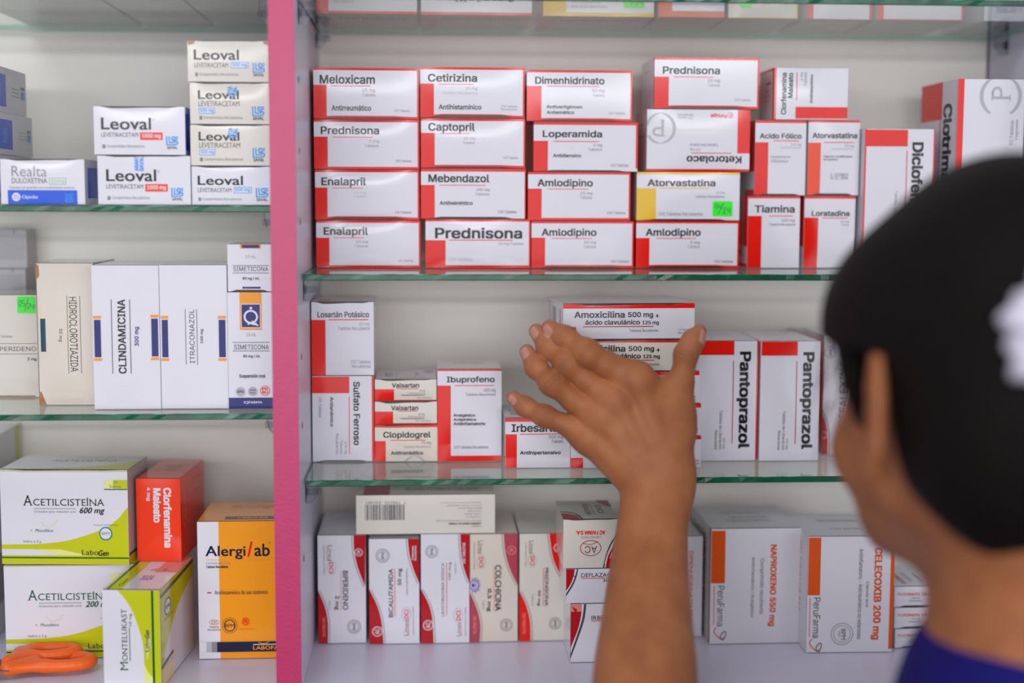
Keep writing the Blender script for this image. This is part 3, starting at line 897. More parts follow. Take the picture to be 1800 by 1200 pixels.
B('b3', (740, 938, 825, 1130), 'F', .085, 'w', 'w', 'upright box with red corner curves, third in the row from the post',
  curves('R', [(809, 938), (811, 974), (816, 1000), (825, 1025)], [(740, 1034), (754, 1062), (760, 1088), (762, 1130)], 825, 938, 740, 1130) + ac(752.4, 1098, 9, 'u') + '''
T d 775 988 780.6 1082 l u LEVOTIROXINA SÓDICA
R r 784.5 988 785.5 1081
T d 788 987 793.6 1018 l u 100 mcg
T m 799 988 802 1008 r u TABLETA
T m 803 1094 809 1118 l u Línea
R P 810 1094 811 1118
T r 802 1073 809.4 1090 h u DCI
E f 805 1081 8 13 .7
T m 817 1067 819.6 1118 r u LABORATORIOS AC FARMA
T w 813 953 818 990 b u 100 TABLETAS
''' + stamp(759, 968, 11, rot='u'), group=G_AC)
B('b4', (826, 938, 910, 1127.5), 'F', .085, 'c', 'c', 'cream upright box with faded pink corner curves and a lavender seal',
  curves('p', [(885, 938), (888, 970), (896, 999), (910, 1029)], [(826, 1040), (839, 1071), (844.5, 1098), (843, 1127.5)], 910, 938, 826, 1127.5) + ac(899, 966.5, 8, 'd', 'P') + '''
T k 870 992 881 1073 h d COLCHICINA
R P 867.6 993 868.6 1073
T k 855 1033.5 864 1074 h d 0,5 mg
T m 848 1054 851 1071 r d TABLETA
T m 841 949 849 972 l d Línea
R P 839.6 949 840.6 972
T r 842 978 849 995 h d DCI
E f 845 986 7.5 12 .7
T m 832 950 835 999 r d LABORATORIOS AC FARMA
T P 832 1081 837 1113 b d 100 TABLETAS
# 825 1013 844.5 1041 seal_sticker i|C v 833 1027 6 1.4;D n 831 1027 2
''' + stamp(890, 1098, 11, rot='d'), group=G_AC)
B('b5', (913, 937, 993, 1126), 'F', .085, 'y', 'y', 'off-white upright box with bright red corner curves, fifth in the row from the post',
  curves('r', [(965, 937), (970.5, 975), (980, 1001), (993, 1025)], [(913, 1037), (925, 1063), (932, 1092), (933, 1126)], 993, 937, 913, 1126) + ac(981, 962, 8, 'd') + '''
T d 957.7 997 964 1064.5 h d PREDNISONA
R r 954.6 997 955.6 1064
T d 944 1036.5 950.7 1064.5 h d 50 mg
T m 934.6 1043 937.6 1064 r d TABLETA
T m 930.6 949 938 972 l d Línea
R P 929 949 930 972
T r 932 976 939 992 h d DCI
E f 935 984 7.5 12 .7
T m 922.6 952 925 994 r d LABORATORIOS AC FARMA
T P 919 1076 924 1113 b d 100 TABLETAS
''' + stamp(976, 1095.5, 10.5, rot='d'), group=G_AC)
B('bar', (626, 869, 870, 935.5), 'b1', .075, 'y', 'y', 'long cream box with a barcode lying across the row of upright boxes', '''
I d 641.5 885 709.6 911.4
T d 643 879.4 713.5 884 m f 7 750215 342167
T m 773 881 846 884 r f Fabricado en Lima Peru por AC Farma S A
T m 784 886 846 889 r f Direccion Tecnica responsable
T m 806 891 846 894 r f Manufactura
T m 822 896 846 899 r f Venta
T m 816 901 846 904 r f Lima Peru
T m 820 906 846 909 r f Telefono
T m 766 912 846 915 r f Mantener en su envase original cerrado
T d 788 917 846 920.5 b f LABORATORIOS AC FARMA
T m 830 922 846 925 r f Calidad''', sides={'top': 'R p 5 20 24 100\nT m 35 60 90 80 r f LABORATORIOS AC FARMA S.A. INDUSTRIA'}, group=None)
B('i1', (1003, 1060, 1112, 1163), 'F', .07, 'w', 'w', 'white box with a red left curve, bottom of the stack beside the forearm', '''
W d 4 1030 1060 1027 1085 1019 1112 1003 1157 1003 1060
W w 4 1026 1060 1023 1085 1015 1112 1003 1148 1003 1060
W R 4 1022 1060 1021 1080 1015 1106 1003 1138 1003 1060
R P 1003 1060 1022 1073
T k 1039 1080.5 1106 1088 l 0 IRBESARTAN
R r 1039 1089.2 1106 1090.2''', group=G_AC, sides={'left': 'R v 0 0 100 100'})
B('d1', (995, 998.5, 1104, 1058), 'i1', .07, 'w', 'w', 'white box with a red left curve, middle of the stack beside the forearm', '''
W d 4 1016 998.5 1013 1012 1007 1027 995 1046 995 998.5
W w 4 1013.6 998.5 1010 1012 1004 1026 995 1041 995 998.5
W R 4 1010 998.5 1008 1010 1003 1024 995 1037 995 998.5
T k 1021 1005.5 1096 1012.5 l 0 DEFLAZACORT
R r 1021 1013.8 1096 1014.8
T k 1059 1016 1086 1022.5 l 0 30 mg''', group=G_AC)
B('ac', (990, 912, 1087, 997.5), 'd1', .07, 'y', 'y', 'upside-down box with an oval emblem, top of the stack beside the forearm', '''
W d 5 1087 934 1074 952 1065 974 1060 997.5 1061 997.5 1087 997.5
W y 5 1087 938 1076 954 1067 975 1062.6 997.5 1063 997.5 1087 997.5
W R 5 1087 944 1078 959 1069 977 1065 997.5 1066 997.5 1087 997.5
T r 1012 931.5 1063.4 938.5 B f AC FARMA S.A.
T m 1020.7 941 1056.3 945 r f LABORATORIOS
E R 1038 962 18.7 14 1.2
T d 1027.7 958.3 1049 970.7 r f AC
L R 1 1024 953 1032 955 1040 955 1051 950''', slot=.0008, group=G_AC, sides={'top': 'W R 4 0 70 14 74 26 84 30 100 0 100\nL d 4 0 62 16 66 29 78 34 100\nT d 46 20 56 80 r d PREDNISONA\nR P 60 20 62 80\nW R 4 76 0 86 20 94 30 100 36 100 0\nT d 70 30 80 70 l d DCI'})
B('dm', (1150, 942, 1234, 1119), 'F', .09, 'y', 'w', 'white box with orange lettering right behind the forearm', 'T O 1207.5 968 1217.5 1100 h d DIMENHIDRINATO 50 mg', group='white boxes with orange lettering')
PF = '''
T d 1261 1027.5 1273 1099 r d PeruFarma
R O 1254.6 1028 1255.8 1097
L O 1.6 1260 1101 1256 1108 1262 1117 1269 1122 1274 1120
L d 1.4 1275 1108 1269 1113 1268 1121 1273 1123 1277 1112 1275 1108'''
B('np', (1249, 928, 1406, 1130.5), 'F', .09, 'w', 'w', 'large white box with an orange block and sideways title, right of the forearm', '''
R O 1249.5 931 1273.5 1023.3
T O 1350 956 1363.8 1100.4 B d NAPROXENO 550 mg
T d 1333.3 980 1342.3 1078 r d Comprimido recubierto
T d 1318.3 977.5 1325.6 1083.3 r d Antiinflamatorio / Analgésico''' + PF, group='white boxes with orange lettering', sides={'left': 'R Z 92 0 100 100\nT O 60 10 75 80 h d NAPROXENO 550 mg', 'top': 'T m 25 30 70 40 r f Comprimido recubierto\nT m 30 50 74 60 r f Antiinflamatorio Analgesico\nT m 25 66 74 74 r f Industria Peruana'}, bulge=.0012)
B('ce', (1421, 942, 1571.5, 1146), 'F', .085, 'w', 'w', 'large white box with an orange block and round stamp, below the chin', '''
R O 1421.5 943.3 1442.7 1044.7
R O 1565 942 1571.5 1141
T O 1533.3 960.7 1550 1124.3 B d CELECOXIB 200 mg
T d 1521.8 1021 1528.3 1065.8 r d Cápsula dura
T d 1509.4 963.5 1517 1123 r d Antiinflamatorio - Antirreumático no esteroideo
C m 1483 1113.4 19.5 1
C m 1483 1113.4 15 .8
T d 1481.5 1104 1489.3 1124 s d BPM
T m 1476.5 1108 1480 1119 r d CMP
''' + shift(PF, 170.6, 21), group='white boxes with orange lettering', yaw=-1.0, sides={'left': 'T P 45 8 75 85 l d CELECOXIB 200 mg', 'top': 'T m 30 30 80 40 r f Antiinflamatorio Antirreumatico\nT m 35 66 74 74 r f Capsula dura'})
FLU = '''
T O 1577.7 1113.4 1640.5 1119.4 b 0 FLUCONAZOL 150 mg
T d 1601 1121 1617 1124 r 0 Cápsulas
T d 1597 1126 1620 1129 r 0 Antimicótico'''
for k, rect, on, dx, dy, lab in (('f3', (1573, 1104, 1668, 1138), 'F', 0, 0, 'bottom'), ('f2', (1572, 1067, 1667, 1103), 'f3', 0, -36.5, 'middle'), ('f1', (1572, 1030, 1667, 1066), 'f2', 0, -73, 'top')):
    B(k, rect, on, .07, 'w', 'w', 'small white box with orange lettering under the chin, %s of three' % lab, shift(FLU, dx, dy), slotb=.0012, group='small white boxes stacked under the chin',
      sides={'top': 'T O 20 40 30 90 b u FLUCONAZOL\nT d 40 40 46 80 r u Capsulas\nT d 60 40 66 80 r u Antimicotico'})
# ================================================================== right bay, above the top glass shelf
G_T = 'boxes above the top glass shelf'
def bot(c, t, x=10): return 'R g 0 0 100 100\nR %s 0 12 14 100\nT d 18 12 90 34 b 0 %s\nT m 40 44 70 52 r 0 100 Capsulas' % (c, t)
for k, rect, body, lab, els, s in (
    ('t1', (556, -62, 733, 28), 'w', 'salmon-banded white box on the top glass, leftmost, above the first column', 'R r 556 -62 577 28\nR r 556 23 733 28\nT m 585 3 622.6 9 r 0 100 Cápsulas\nT k 590 -45 700 -28 b 0 Tetraciclina', bot('R', 'Tetraciclina')),
    ('t2', (740, -62, 935, 34), 'w', 'white box with inverted lettering on the top glass, second from left', 'R r 740 28.5 935 34\nT k 767 -8 908 9 b f Ampicilina\nR r 730 -14 800 -12', bot('R', 'Ampicilina')),
    ('t3', (955, -62, 1150, 36), 'w', 'yellow-banded white box with a green sticker on the top glass', 'R x 955 -62 995.6 36\nR x 955 28.5 1150 36\nT m 1004 5.7 1055.7 11.6 r 0 100 Cápsulas de\nT m 1004 13.7 1067.4 20 r 0 liberación Retardada\n# 1096 -8 1133 19 date_sticker q|L H 1.2 1108 15 1116 2;L H 1.2 1117 5 1120 3 1122 6 1117 12 1122 12;L H 1.2 1125 4 1125 9 1130 9;L H 1.2 1130 4 1130 14', bot('R', 'Lansoprazol')),
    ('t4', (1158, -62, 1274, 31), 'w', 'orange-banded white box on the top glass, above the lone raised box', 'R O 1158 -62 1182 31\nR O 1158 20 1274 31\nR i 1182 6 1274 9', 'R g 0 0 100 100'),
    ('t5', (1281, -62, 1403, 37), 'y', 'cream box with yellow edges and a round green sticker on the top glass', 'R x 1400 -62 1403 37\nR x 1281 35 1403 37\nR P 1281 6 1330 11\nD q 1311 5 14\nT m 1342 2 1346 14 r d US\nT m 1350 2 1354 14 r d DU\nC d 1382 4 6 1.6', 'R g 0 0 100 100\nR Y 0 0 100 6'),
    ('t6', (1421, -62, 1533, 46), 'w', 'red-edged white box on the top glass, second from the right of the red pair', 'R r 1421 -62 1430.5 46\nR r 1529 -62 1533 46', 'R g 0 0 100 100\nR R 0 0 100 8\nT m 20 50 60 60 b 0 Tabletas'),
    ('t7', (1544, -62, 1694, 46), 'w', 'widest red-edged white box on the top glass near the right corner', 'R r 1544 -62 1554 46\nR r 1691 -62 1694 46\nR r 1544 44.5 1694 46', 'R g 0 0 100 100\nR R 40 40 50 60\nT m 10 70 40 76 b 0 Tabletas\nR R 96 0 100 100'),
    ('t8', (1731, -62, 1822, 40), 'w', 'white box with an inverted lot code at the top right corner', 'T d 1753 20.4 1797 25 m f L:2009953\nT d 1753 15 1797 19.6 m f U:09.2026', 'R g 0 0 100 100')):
    B(k, rect, 'T', .10, 'w' if k not in ('t1', 't2', 't6', 't7') else 'w', body, lab, els, group=G_T, sides={'bottom': s})
# ================================================================== left bay, upper shelf
LV5 = '''
T k 340.7 86.7 420 105 h 0 Leoval
T d 341.7 110 400.7 118.3 l 0 LEVETIRACETAM
R B 405.7 108.3 436.7 119.3
R w 406.7 109.3 435.7 118.3
T B 408.3 110 434.3 117.6 b 0 500 mg
T d 342.7 127.7 347.5 134 B 0 30
T m 350 127.7 419 134 r 0 Comprimidos Recubiertos
S B 445 110.7 464 126
T k 445 128.3 464 133.3 h 0 SAVAL'''
LV5b = '''
T k 348.3 158.3 420 174 h 0 Leoval
T d 349 177.3 421 186.7 l 0 LEVETIRACETAM
R B 349.3 189.3 377.3 200
R w 350.3 190.3 376.3 199
T B 351.8 191 375 198.5 b 0 500 mg
T d 350 204 355 210.7 B 0 30
T m 357 204 426 210.7 r 0 Comprimidos Recubiertos
S B 444 187.3 463.3 202.7
T k 444.3 204.7 463.3 210.7 h 0 SAVAL
T B 401 150.7 408 169 B u NTIA
T B 409 150.7 416.7 169 B u VAL'''
G_L5 = 'small cream boxes with blue badges beside the post'
B('l4', (337, 292, 476.5, 360), 'L1', .06, body='v', face='w', label='cream box with a blue badge, bottom of the four-high stack beside the post', Y=.05, els='''
T k 347.7 308.3 427.3 325 h 0 Leoval
T d 347.7 330 406.7 337.7 l 0 LEVETIRACETAM
R B 411 328.3 442.3 339.3
R w 412 329.3 441.3 338.3
T B 413.6 330 439.6 337.4 b 0 500 mg
T d 348.3 347.3 353 353.3 B 0 30
T m 355 347.3 425 353.3 r 0 Comprimidos Recubiertos
S B 450.7 330.7 470 345.7
T k 450.7 348.3 470 353.3 h 0 SAVAL''', group=G_L5, slot=.001)
B('l3', (335, 219, 474.5, 291), 'l4', .05, 'v', 'y', 'cream box with a blue tape strip, second from bottom of the four-high stack', shift(LV5b, 1, 73), group=G_L5, slot=.001, sides={'left': 'R b 0 15 100 85'})
B('l2', (334, 145, 473.5, 218), 'l3', .05, 'v', 'y', 'cream box with a blue tape strip, second from top of the four-high stack', LV5b, group=G_L5, slot=.001, sides={'left': 'R b 0 15 100 85'})
B('l1', (330, 71, 472, 143.5), 'l2', .05, 'Z', 'y', 'cream box with a worn brown top edge, top of the four-high stack', LV5 + '\nP Z 330 71 344 71 341 77 332 79\nP Z 462 71 472 71 472 78 464 76', group=G_L5, slot=.0006)
LV10 = '''
T k 177.7 206 265.7 227.3 h 0 Leoval
T d 177.7 232.3 242.7 240 l 0 LEVETIRACETAM
R K 246 231.7 285.7 245
T w 249.3 234 282.3 243 b 0 1000 mg
T d 179 253.3 184.6 260 B 0 30
T m 187.6 253.3 253.3 260 r 0 Comprimidos Recubiertos
S B 292.7 239.3 311.7 253.3
T k 293.3 255.7 311.7 260.7 h 0 SAVAL
C m 270 209.6 2.4 .5'''
SB = {'right': 'R b 0 14 100 90'}
B('lb', (172, 273, 335, 359), 'L1', .06, body='w', face='w', label='white box with a red badge and blue tape, lower of the pair', Y=.048, els=shift(LV10, 9, 91) + '\nT B 237 273 244 300 B u ARANT\nT B 245.6 273 253 300 B u SAVAL', group='white boxes with red badges', slot=.001, sides=SB)
B('la', (165, 186.5, 325.5, 271), 'lb', .06, 'w', 'w', 'white box with a red badge, upper of the pair', LV10, group='white boxes with red badges', slot=.0014, sides=SB)
B('re', (1, 279, 149, 358), 'L1', .07, body='v', face='w', label='white box with a blue panel and green badge, at the left frame edge', Y=.047, els='''
T m 21 291 83 309.6 l 0 Realta
T d 21 312 83.4 321.4 l 0 DULOXETINA
R e 87 311.6 116.7 323.5
R w 88 312.6 115.7 322.5
T e 90 314.2 113.7 322 r 0 30mg
T m 16.3 326.3 131.2 332 l 0 Cápsulas con gránulos con recubrimiento entérico
R b 13.3 333.3 135.4 358
D w 28 345.4 7.5
T b 23.6 341.8 32.6 349 r 0 30
T w 38 342 66 349.8 h 0 Cápsulas
S B 115.4 339.5 128 353.6''', group=None, slot=.0012, sides={'right': 'R b 12 18 100 86'})
SBL = 'R b 0 16 44 86\nT B 16 36 30 70 l u Realta\nT m 60 40 82 44 r 0 Capsulas\nT m 60 48 82 52 r 0 con granulos\nT m 60 56 82 60 r 0 recubrimiento\nT d 84 34 94 40 B 0 30\nR B 86 44 94 62'
def SIDEBOX(key, xb, yt, yb, Yb, D, wid, on, label, els, body='v', face='v', grp=None):
    """a box left of the frame whose right side shows: xb,yt,yb = its rear right edge in the photo"""
    X = pt(xb, (yt + yb) / 2, Yb).x; zt = pt(xb, yt, Yb).z; Yf = Yb - D
    def inv(p):
        d = p - CAM; q = d.dot(_F); return (900 + FPX * d.dot(_R2) / q, 600 - FPX * d.dot(_U2) / q)
    zb = Z[on] if on in Z else BX[on][2] + .0002
    a = inv(Vector((X - wid, Yf, zt))); c = inv(Vector((X, Yf, zb)))
    ab = inv(Vector((X - wid / 2, Yf, zt))); cb = inv(Vector((X - wid / 2, Yf, (zt + zb) / 2)))
    l = inv(Vector((X - wid, Yf, (zt + zb) / 2))); r = inv(Vector((X, Yf, (zt + zb) / 2)))
    return B(key, (l[0], ab[1], r[0], c[1]), on, D, body, face, label, '', Y=Yf, sides={'right': els}, group=grp)
SIDEBOX('s0', 58, 278, 359, .17, .105, .075, 'L1', 'white box with a blue panel, lowest of its stack, hidden behind the green-badged box', SBL, grp='blue-panelled boxes at the left frame edge')
SIDEBOX('s1', 57, 208, 277, .17, .105, .072, 's0', 'white box with a blue panel, lower of the two at the left frame edge', SBL, grp='blue-panelled boxes at the left frame edge')
SIDEBOX('s2', 46, 130, 206, .167, .105, .072, 's1', 'white box with a blue panel, upper of the two at the left frame edge', SBL, grp='blue-panelled boxes at the left frame edge')
for k, rect, lab in (('u1', (-60, -90, 172, -3), 'pale box over the left bay top glass, leftmost underside'), ('u2', (178, -90, 316, -3), 'pale box over the left bay top glass, middle underside'), ('u3', (322, -90, 462, -3), 'pale box over the left bay top glass, underside nearest the post')):
    B(k, rect, 'LT', .17, 'm', 'v', lab, '', group=None, sides={'bottom': 'R m 0 0 100 100\nT d 30 40 70 48 r 0 Tabletas Recubiertas\nT m 30 52 60 58 r 0 Via oral'})  # body and underside greyed, standing in for the missing light below
# ================================================================== left bay, lower shelf
G_Q = 'plain white upright boxes with navy marks'
B('sq', (401, 513, 481, 718.5), 'L2', .05, 'w', 'w', 'white box with a navy and orange emblem and a navy base band beside the post', '''
R A 422.3 513 461 579
R w 424.8 533 458.6 575.4
R n 425.7 534.3 457.7 574.3
E w 441.7 556 12.6 12.4 3.4
T w 436 566 452 570.6 h 0 ~
L w 2.4 444 563 449 569 455 571
D w 442 540.5 2.4
T m 433.3 584.3 450.7 590 r 0 15 mL
T k 411.7 605 472.7 613.3 r 0 SIMETICONA
R k 409 600.6 474 601.4
R k 409 615.6 474 616.4
T d 427.3 622.7 457.7 628.7 b 0 80 mg / mL
T d 420 657 466 665 b 0 Suspensión oral
D f 421.7 688.3 8.3
D f 443.3 687.7 8.3
T d 416 685.5 427 690.5 b 0 BPM
T d 438 684 449 687 b 0 ISO
T d 438 689 449 692 b 0 9001
C K 465 686.7 8.8 1
T K 459.5 681 470.5 686 B 0 PE
T K 459.5 687 470.5 692 B 0 RU
R n 401 699 481 718.5
T w 427.7 705 460 710 h 0 IQFARMA''', group=G_Q)
B('st', (400, 428.5, 479.5, 511), 'sq', .05, 'w', 'w', 'short white box with a boxed title, on the emblem box beside the post', '''
R A 422.3 428.5 459.3 436
R n 425.5 429.5 456.5 435
T m 431.7 447.3 450 452.7 r 0 15 mL
T k 410 467.7 471.7 475.7 r 0 SIMETICONA
R k 408.6 465.3 472.6 466.1
R k 408.6 478.4 472.6 479.2
T d 426 485.6 456 491.7 b 0 80 mg / mL
R n 425.5 503 457.5 508''', group=G_Q, slotb=.0012)
def brk(x0, x1, y0=561, y1=627): return 'R n %g %g %g %g\nR A %g %g %g %g\nR A %g %g %g %g\n' % (x0, y0, x1, y1, x0 - 1.5, y0 - 7, x1 + 1, y0 - 2.2, x0 - 1.5, y1 + 1.8, x1 + 1, y1 + 6.4)
B('it', (282, 465, 400.5, 718), 'L2', .075, 'v', 'w', 'large white box with a bottom-to-top title, next to the emblem box', '''
T k 333.3 542.7 342.3 637.7 r u ITRACONAZOL
R d 326.2 542 327.2 640.5
R d 346.2 542 347.2 640.5
T d 352.3 577.3 358.3 602.7 b u 100 mg
''' + brk(285, 295.7) + brk(385, 396.7), group=G_Q, sides={'right': 'R w 0 0 100 100'})
B('cm', (163.5, 465.5, 281, 719), 'L2', .075, 'w', 'w', 'large bright white box with a bold bottom-to-top title', '''
T k 207.7 525 221.7 656 b u CLINDAMICINA
R k 196.6 525 197.8 656
R k 229 525 230.2 656
T n 236.7 573.3 246 607.3 b u 300 mg
''' + brk(166, 177.7) + brk(266.7, 278.3, 559, 625.7), group=G_Q, bulge=.0008)
B('hc', (66, 462, 166, 711.5), 'L2', .08, 'c', 'c', 'worn beige box with torn brown corners and a teal mark', '''
R Y 71.7 554 80.7 559
R t 71.7 559 80.7 617.3
T k 123.3 521 136.7 652.7 r d HIDROCLOROTIAZIDA
R d 119.6 519 120.4 656
R d 141.8 519 142.6 656
T k 103.3 576.7 110.7 599.3 r d 50 mg
P Z 66 462 71 466 72 484 67 490 66 488
P Z 66 690 70 688 74 700 79 711.5 66 711.5
R z 66 490 66.8 690''', group=None, bulge=.0015, sides={'left': 'R Z 0 0 100 100'})
B('bp', (-34, 518, 69, 698), 'L2', .07, 'y', 'y', 'cream box with a ruled title and a green date sticker at the left frame edge', '''
T k -14 608.6 63.7 616.5 r 0 BIPERIDENO
R d -20 602.8 66 603.6
R d -20 621.2 66 622
T d 48 628 63.7 634.5 b 0 2 mg
T m -10 588 22.6 592.5 r 0 100 Tabletas
R Z -34 695.5 60 698
# 32.6 520 64.6 549.5 date_sticker q|L H 1.1 35 531 38 527 40 531 38 538 35 531;L H 1.1 46 527 42 527 42 532 45 532 46 536 42 538;L H 1 45 546 52 524;L H 1.1 50 534 53 532 55 535 50 541 55 541;L H 1.1 57 534 57 538 62 538;L H 1.1 62 533 61 544''', group=None)
LINES = '\n'.join('R m -30 %g 44 %g' % (y, y + .9) for y in (414, 418, 422, 426, 430, 434, 438, 442, 446, 450, 454))
B('gb', (-44, 472, 48, 700), 'L2', .03, 'g', 'g', 'grey finely printed box, lower of the two behind the ruled-title box', shift(LINES, 0, 70) + '\nR k 25 472 26 478', Y=BACK - .034, group=None)
B('ga', (-44, 403, 47, 471.5), 'gb', .03, 'g', 'g', 'grey finely printed box, upper of the two behind the ruled-title box', LINES + '\nR k 25 403 26 410', group=None)
# ================================================================== left bay, bottom board
ACE = '''
W l 7 4 956.3 40 955.7 76 954.5 121 949 162.5 937 195 924 217 907 231.8 889 231.8 990 4 990
P v 4 964 60 964 120 975 4 975
P L 60 964 110 964 160 975 110 975
R G 4 977.8 232 980.2
R l 4 980.6 232 990
R l 4 826 232 827.4
T k 44.4 869.6 61.8 887.3 s 0 A
T k 62.8 872.4 190.7 887.3 s 0 CETILCISTEÍNA
R m 64 892 138.7 892.9
T m 64 895.6 138.2 900.6 l 0 Gránulos para solución oral
T k 145.6 890 190.7 903.5 j 0 600 mg
T T 65 928 97.5 933.6 i 0 Mucolítico
D l 58 931 1.6
L Y 1 76 915 84 924 96 922 106 912
T m 43.3 948 75.2 953.4 l 0 Sobre x 3 g
R L 191 841.8 207 857
R l 207 841.8 232 857
R G 190.6 857.4 232 858.9
T H 207 843.5 215 848 l 0 30
T H 200.6 850 220.6 855.4 l 0 Sobres
T d 171 919.4 214 922 r 0 Producto certificado por
D w 191.8 935.7 11.5
C T 191.8 935.7 11.7 2
T T 184.4 933 199 938 s 0 BPM
T d 148.4 964.3 178 973.4 l 0 Labo
T k 178 965 196 975 j 0 Gen'''
B('c2', (9, 992, 237, 1156.5), 'F', .06, 'v', 'w', 'white and lime green box with green title, lower of the pair', shift(ACE, 5, 166, {'k': 'G'}).replace('600 mg', '200 mg'), group='white and lime green boxes', sides={'right': 'R g 0 0 100 100', 'top': 'W l 3 40 100 70 80 100 50 100 100'})
B('c1', (4, 825, 232, 990.5), 'c2', .06, 'g', 'w', 'white and lime green box with black title, upper of the pair', ACE, group='white and lime green boxes', yaw=-4, slot=.0008, sides={'right': 'R g 0 0 100 88\nR G 0 88 100 91\nR l 0 92 100 100', 'top': 'R v 0 0 100 100\nW l 4 30 96 60 84 85 60 100 30 100 96\nT d 30 30 82 44 l 0 ACETILCISTEINA'})
MTK = '''
W l 8 218 1036 232 1052 244 1072 253 1096 260 1120 263 1140 263.5 1170 263.5 1209 279 1209 279 1036
W L 3 263.5 1165 270 1180 279 1190 279 1209 263.5 1209
R G 278.4 1036 282.6 1209
R l 282.6 1036 294 1209
T G 220.6 1161.6 234 1178.6 s u M
T k 224.4 1069 234 1160.6 s u ONTELUKAST
T d 237.6 1077 244 1098.6 l u 10 mg
R G 237.8 1101 239 1160.6
T d 266 1120 273 1144 l u Labo
T k 266 1105.6 274 1120 j u Gen'''
B('mk', (190.5, 1036, 293.5, 1209), 'F', .10, 'w', 'w', 'white and lime green box in front with a bottom-to-top title', MTK, yaw=-5, group='white and lime green boxes', sides={
 'right': 'W l 6 100 18 70 26 40 40 20 58 6 76 0 90 0 0 100 0\nR w 0 12 1 13\nL d 4 0 8 100 3\nR Y 0 82 34 100\nL d 3 0 80 34 76\nC w 20 24 9 9\nC d 20 24 9 1.6\nT d 14 22 26 26 b 0 BPM\nT d 10 34 34 36 r 0 certificado',
 'top': 'R w 0 0 100 100\nR G 6 0 12 100\nR l 12 0 33 100\nR P 60 0 99 50\nT k 20 70 28 92 j u Gen\nT i 46 60 68 74 b 0 2024\nT i 50 40 60 46 b 0 LOTE\nT i 70 40 78 46 b 0 EXP'})
B('cr', (246, 840.5, 325, 995.5), 'mk', .085, 'K', 'K', 'vermilion box with white sideways lettering, standing on the lime green box', '''
T w 295 857 309.3 969.3 B d Clorfenamina
T w 276.7 857.8 290.4 922.3 B d Maleato
T w 264.4 856.5 272 881.6 b d 4 mg''', Y=.098, group=None, yaw=-4, sides={'right': 'E P 13 42 8 19 2\nE P 14 42 4 10 2\nT P 40 12 80 17 r u Clorfenamina\nT P 50 30 80 34 r u Maleato', 'top': 'T P 30 30 70 40 b 0 Clorfenamina\nT P 36 50 66 58 b 0 Maleato'})
B('ab', (348.5, 915.5, 509, 1157), 'F', .075, 'A', 'A', 'orange box with a white left band, partly behind the pink post', '''
R w 348.5 915.5 388 1157
T N 363 957.5 437.5 981.3 h 0 Alergi
T r 440.8 950.5 450.8 977 j 0 l
T N 454 954.5 482.5 976.5 h 0 ab
C N 482 953 1.6 .4
R a 365 981.6 484 982.4
T m 364 985.5 409 990.8 r 0 Levocetirizina 5 mg
T N 364 991.8 404.5 996.5 b 0 Tableta Recubierta
R R 365 1038.8 373 1040.8
T N 378.8 1035.4 478 1043 l 0 Antihistamínico de uso sistémico
E a 377 1092 9.5 5 1.2
T d 372 1089.4 382 1094.6 r 0 100
T d 368 1098.6 386 1102 r 0 Tabletas
T d 365 1103.4 389 1107 r 0 Recubiertas
T N 397 1095.4 415 1101 s 0 BPM
C N 406 1098 10.6 1.4
C N 406 1098 14 .6
C K 436 1091 7 1.2
T K 431.5 1086.6 440.5 1095.4 B 0 PE
T K 424 1103 452 1106 r 0 Hecho en Peru
R v 349 1127 362 1145
R f 362 1127 372 1145
R m 372 1127 382 1145
R N 382 1127 509 1145
R v 449 1131.6 509 1133
L A 1.2 459 1128 466 1130.6 474 1130 480 1126
T A 449 1135 505 1141.6 h 0 LABOFAR''', group=None, bulge=.0006, sides={'top': 'R N 30 78 100 92\nT A 45 82 80 90 b 0 LABOFAR\nT P 30 20 80 36 l 0 Alergi'})
SIDEBOX('bg', 41, 742, 950, BACK - .002, .13, .10, 'F', 'grey box with a lime edge standing behind the upper lime green box', 'R l 84 0 94 100\nR m 30 60 60 85')
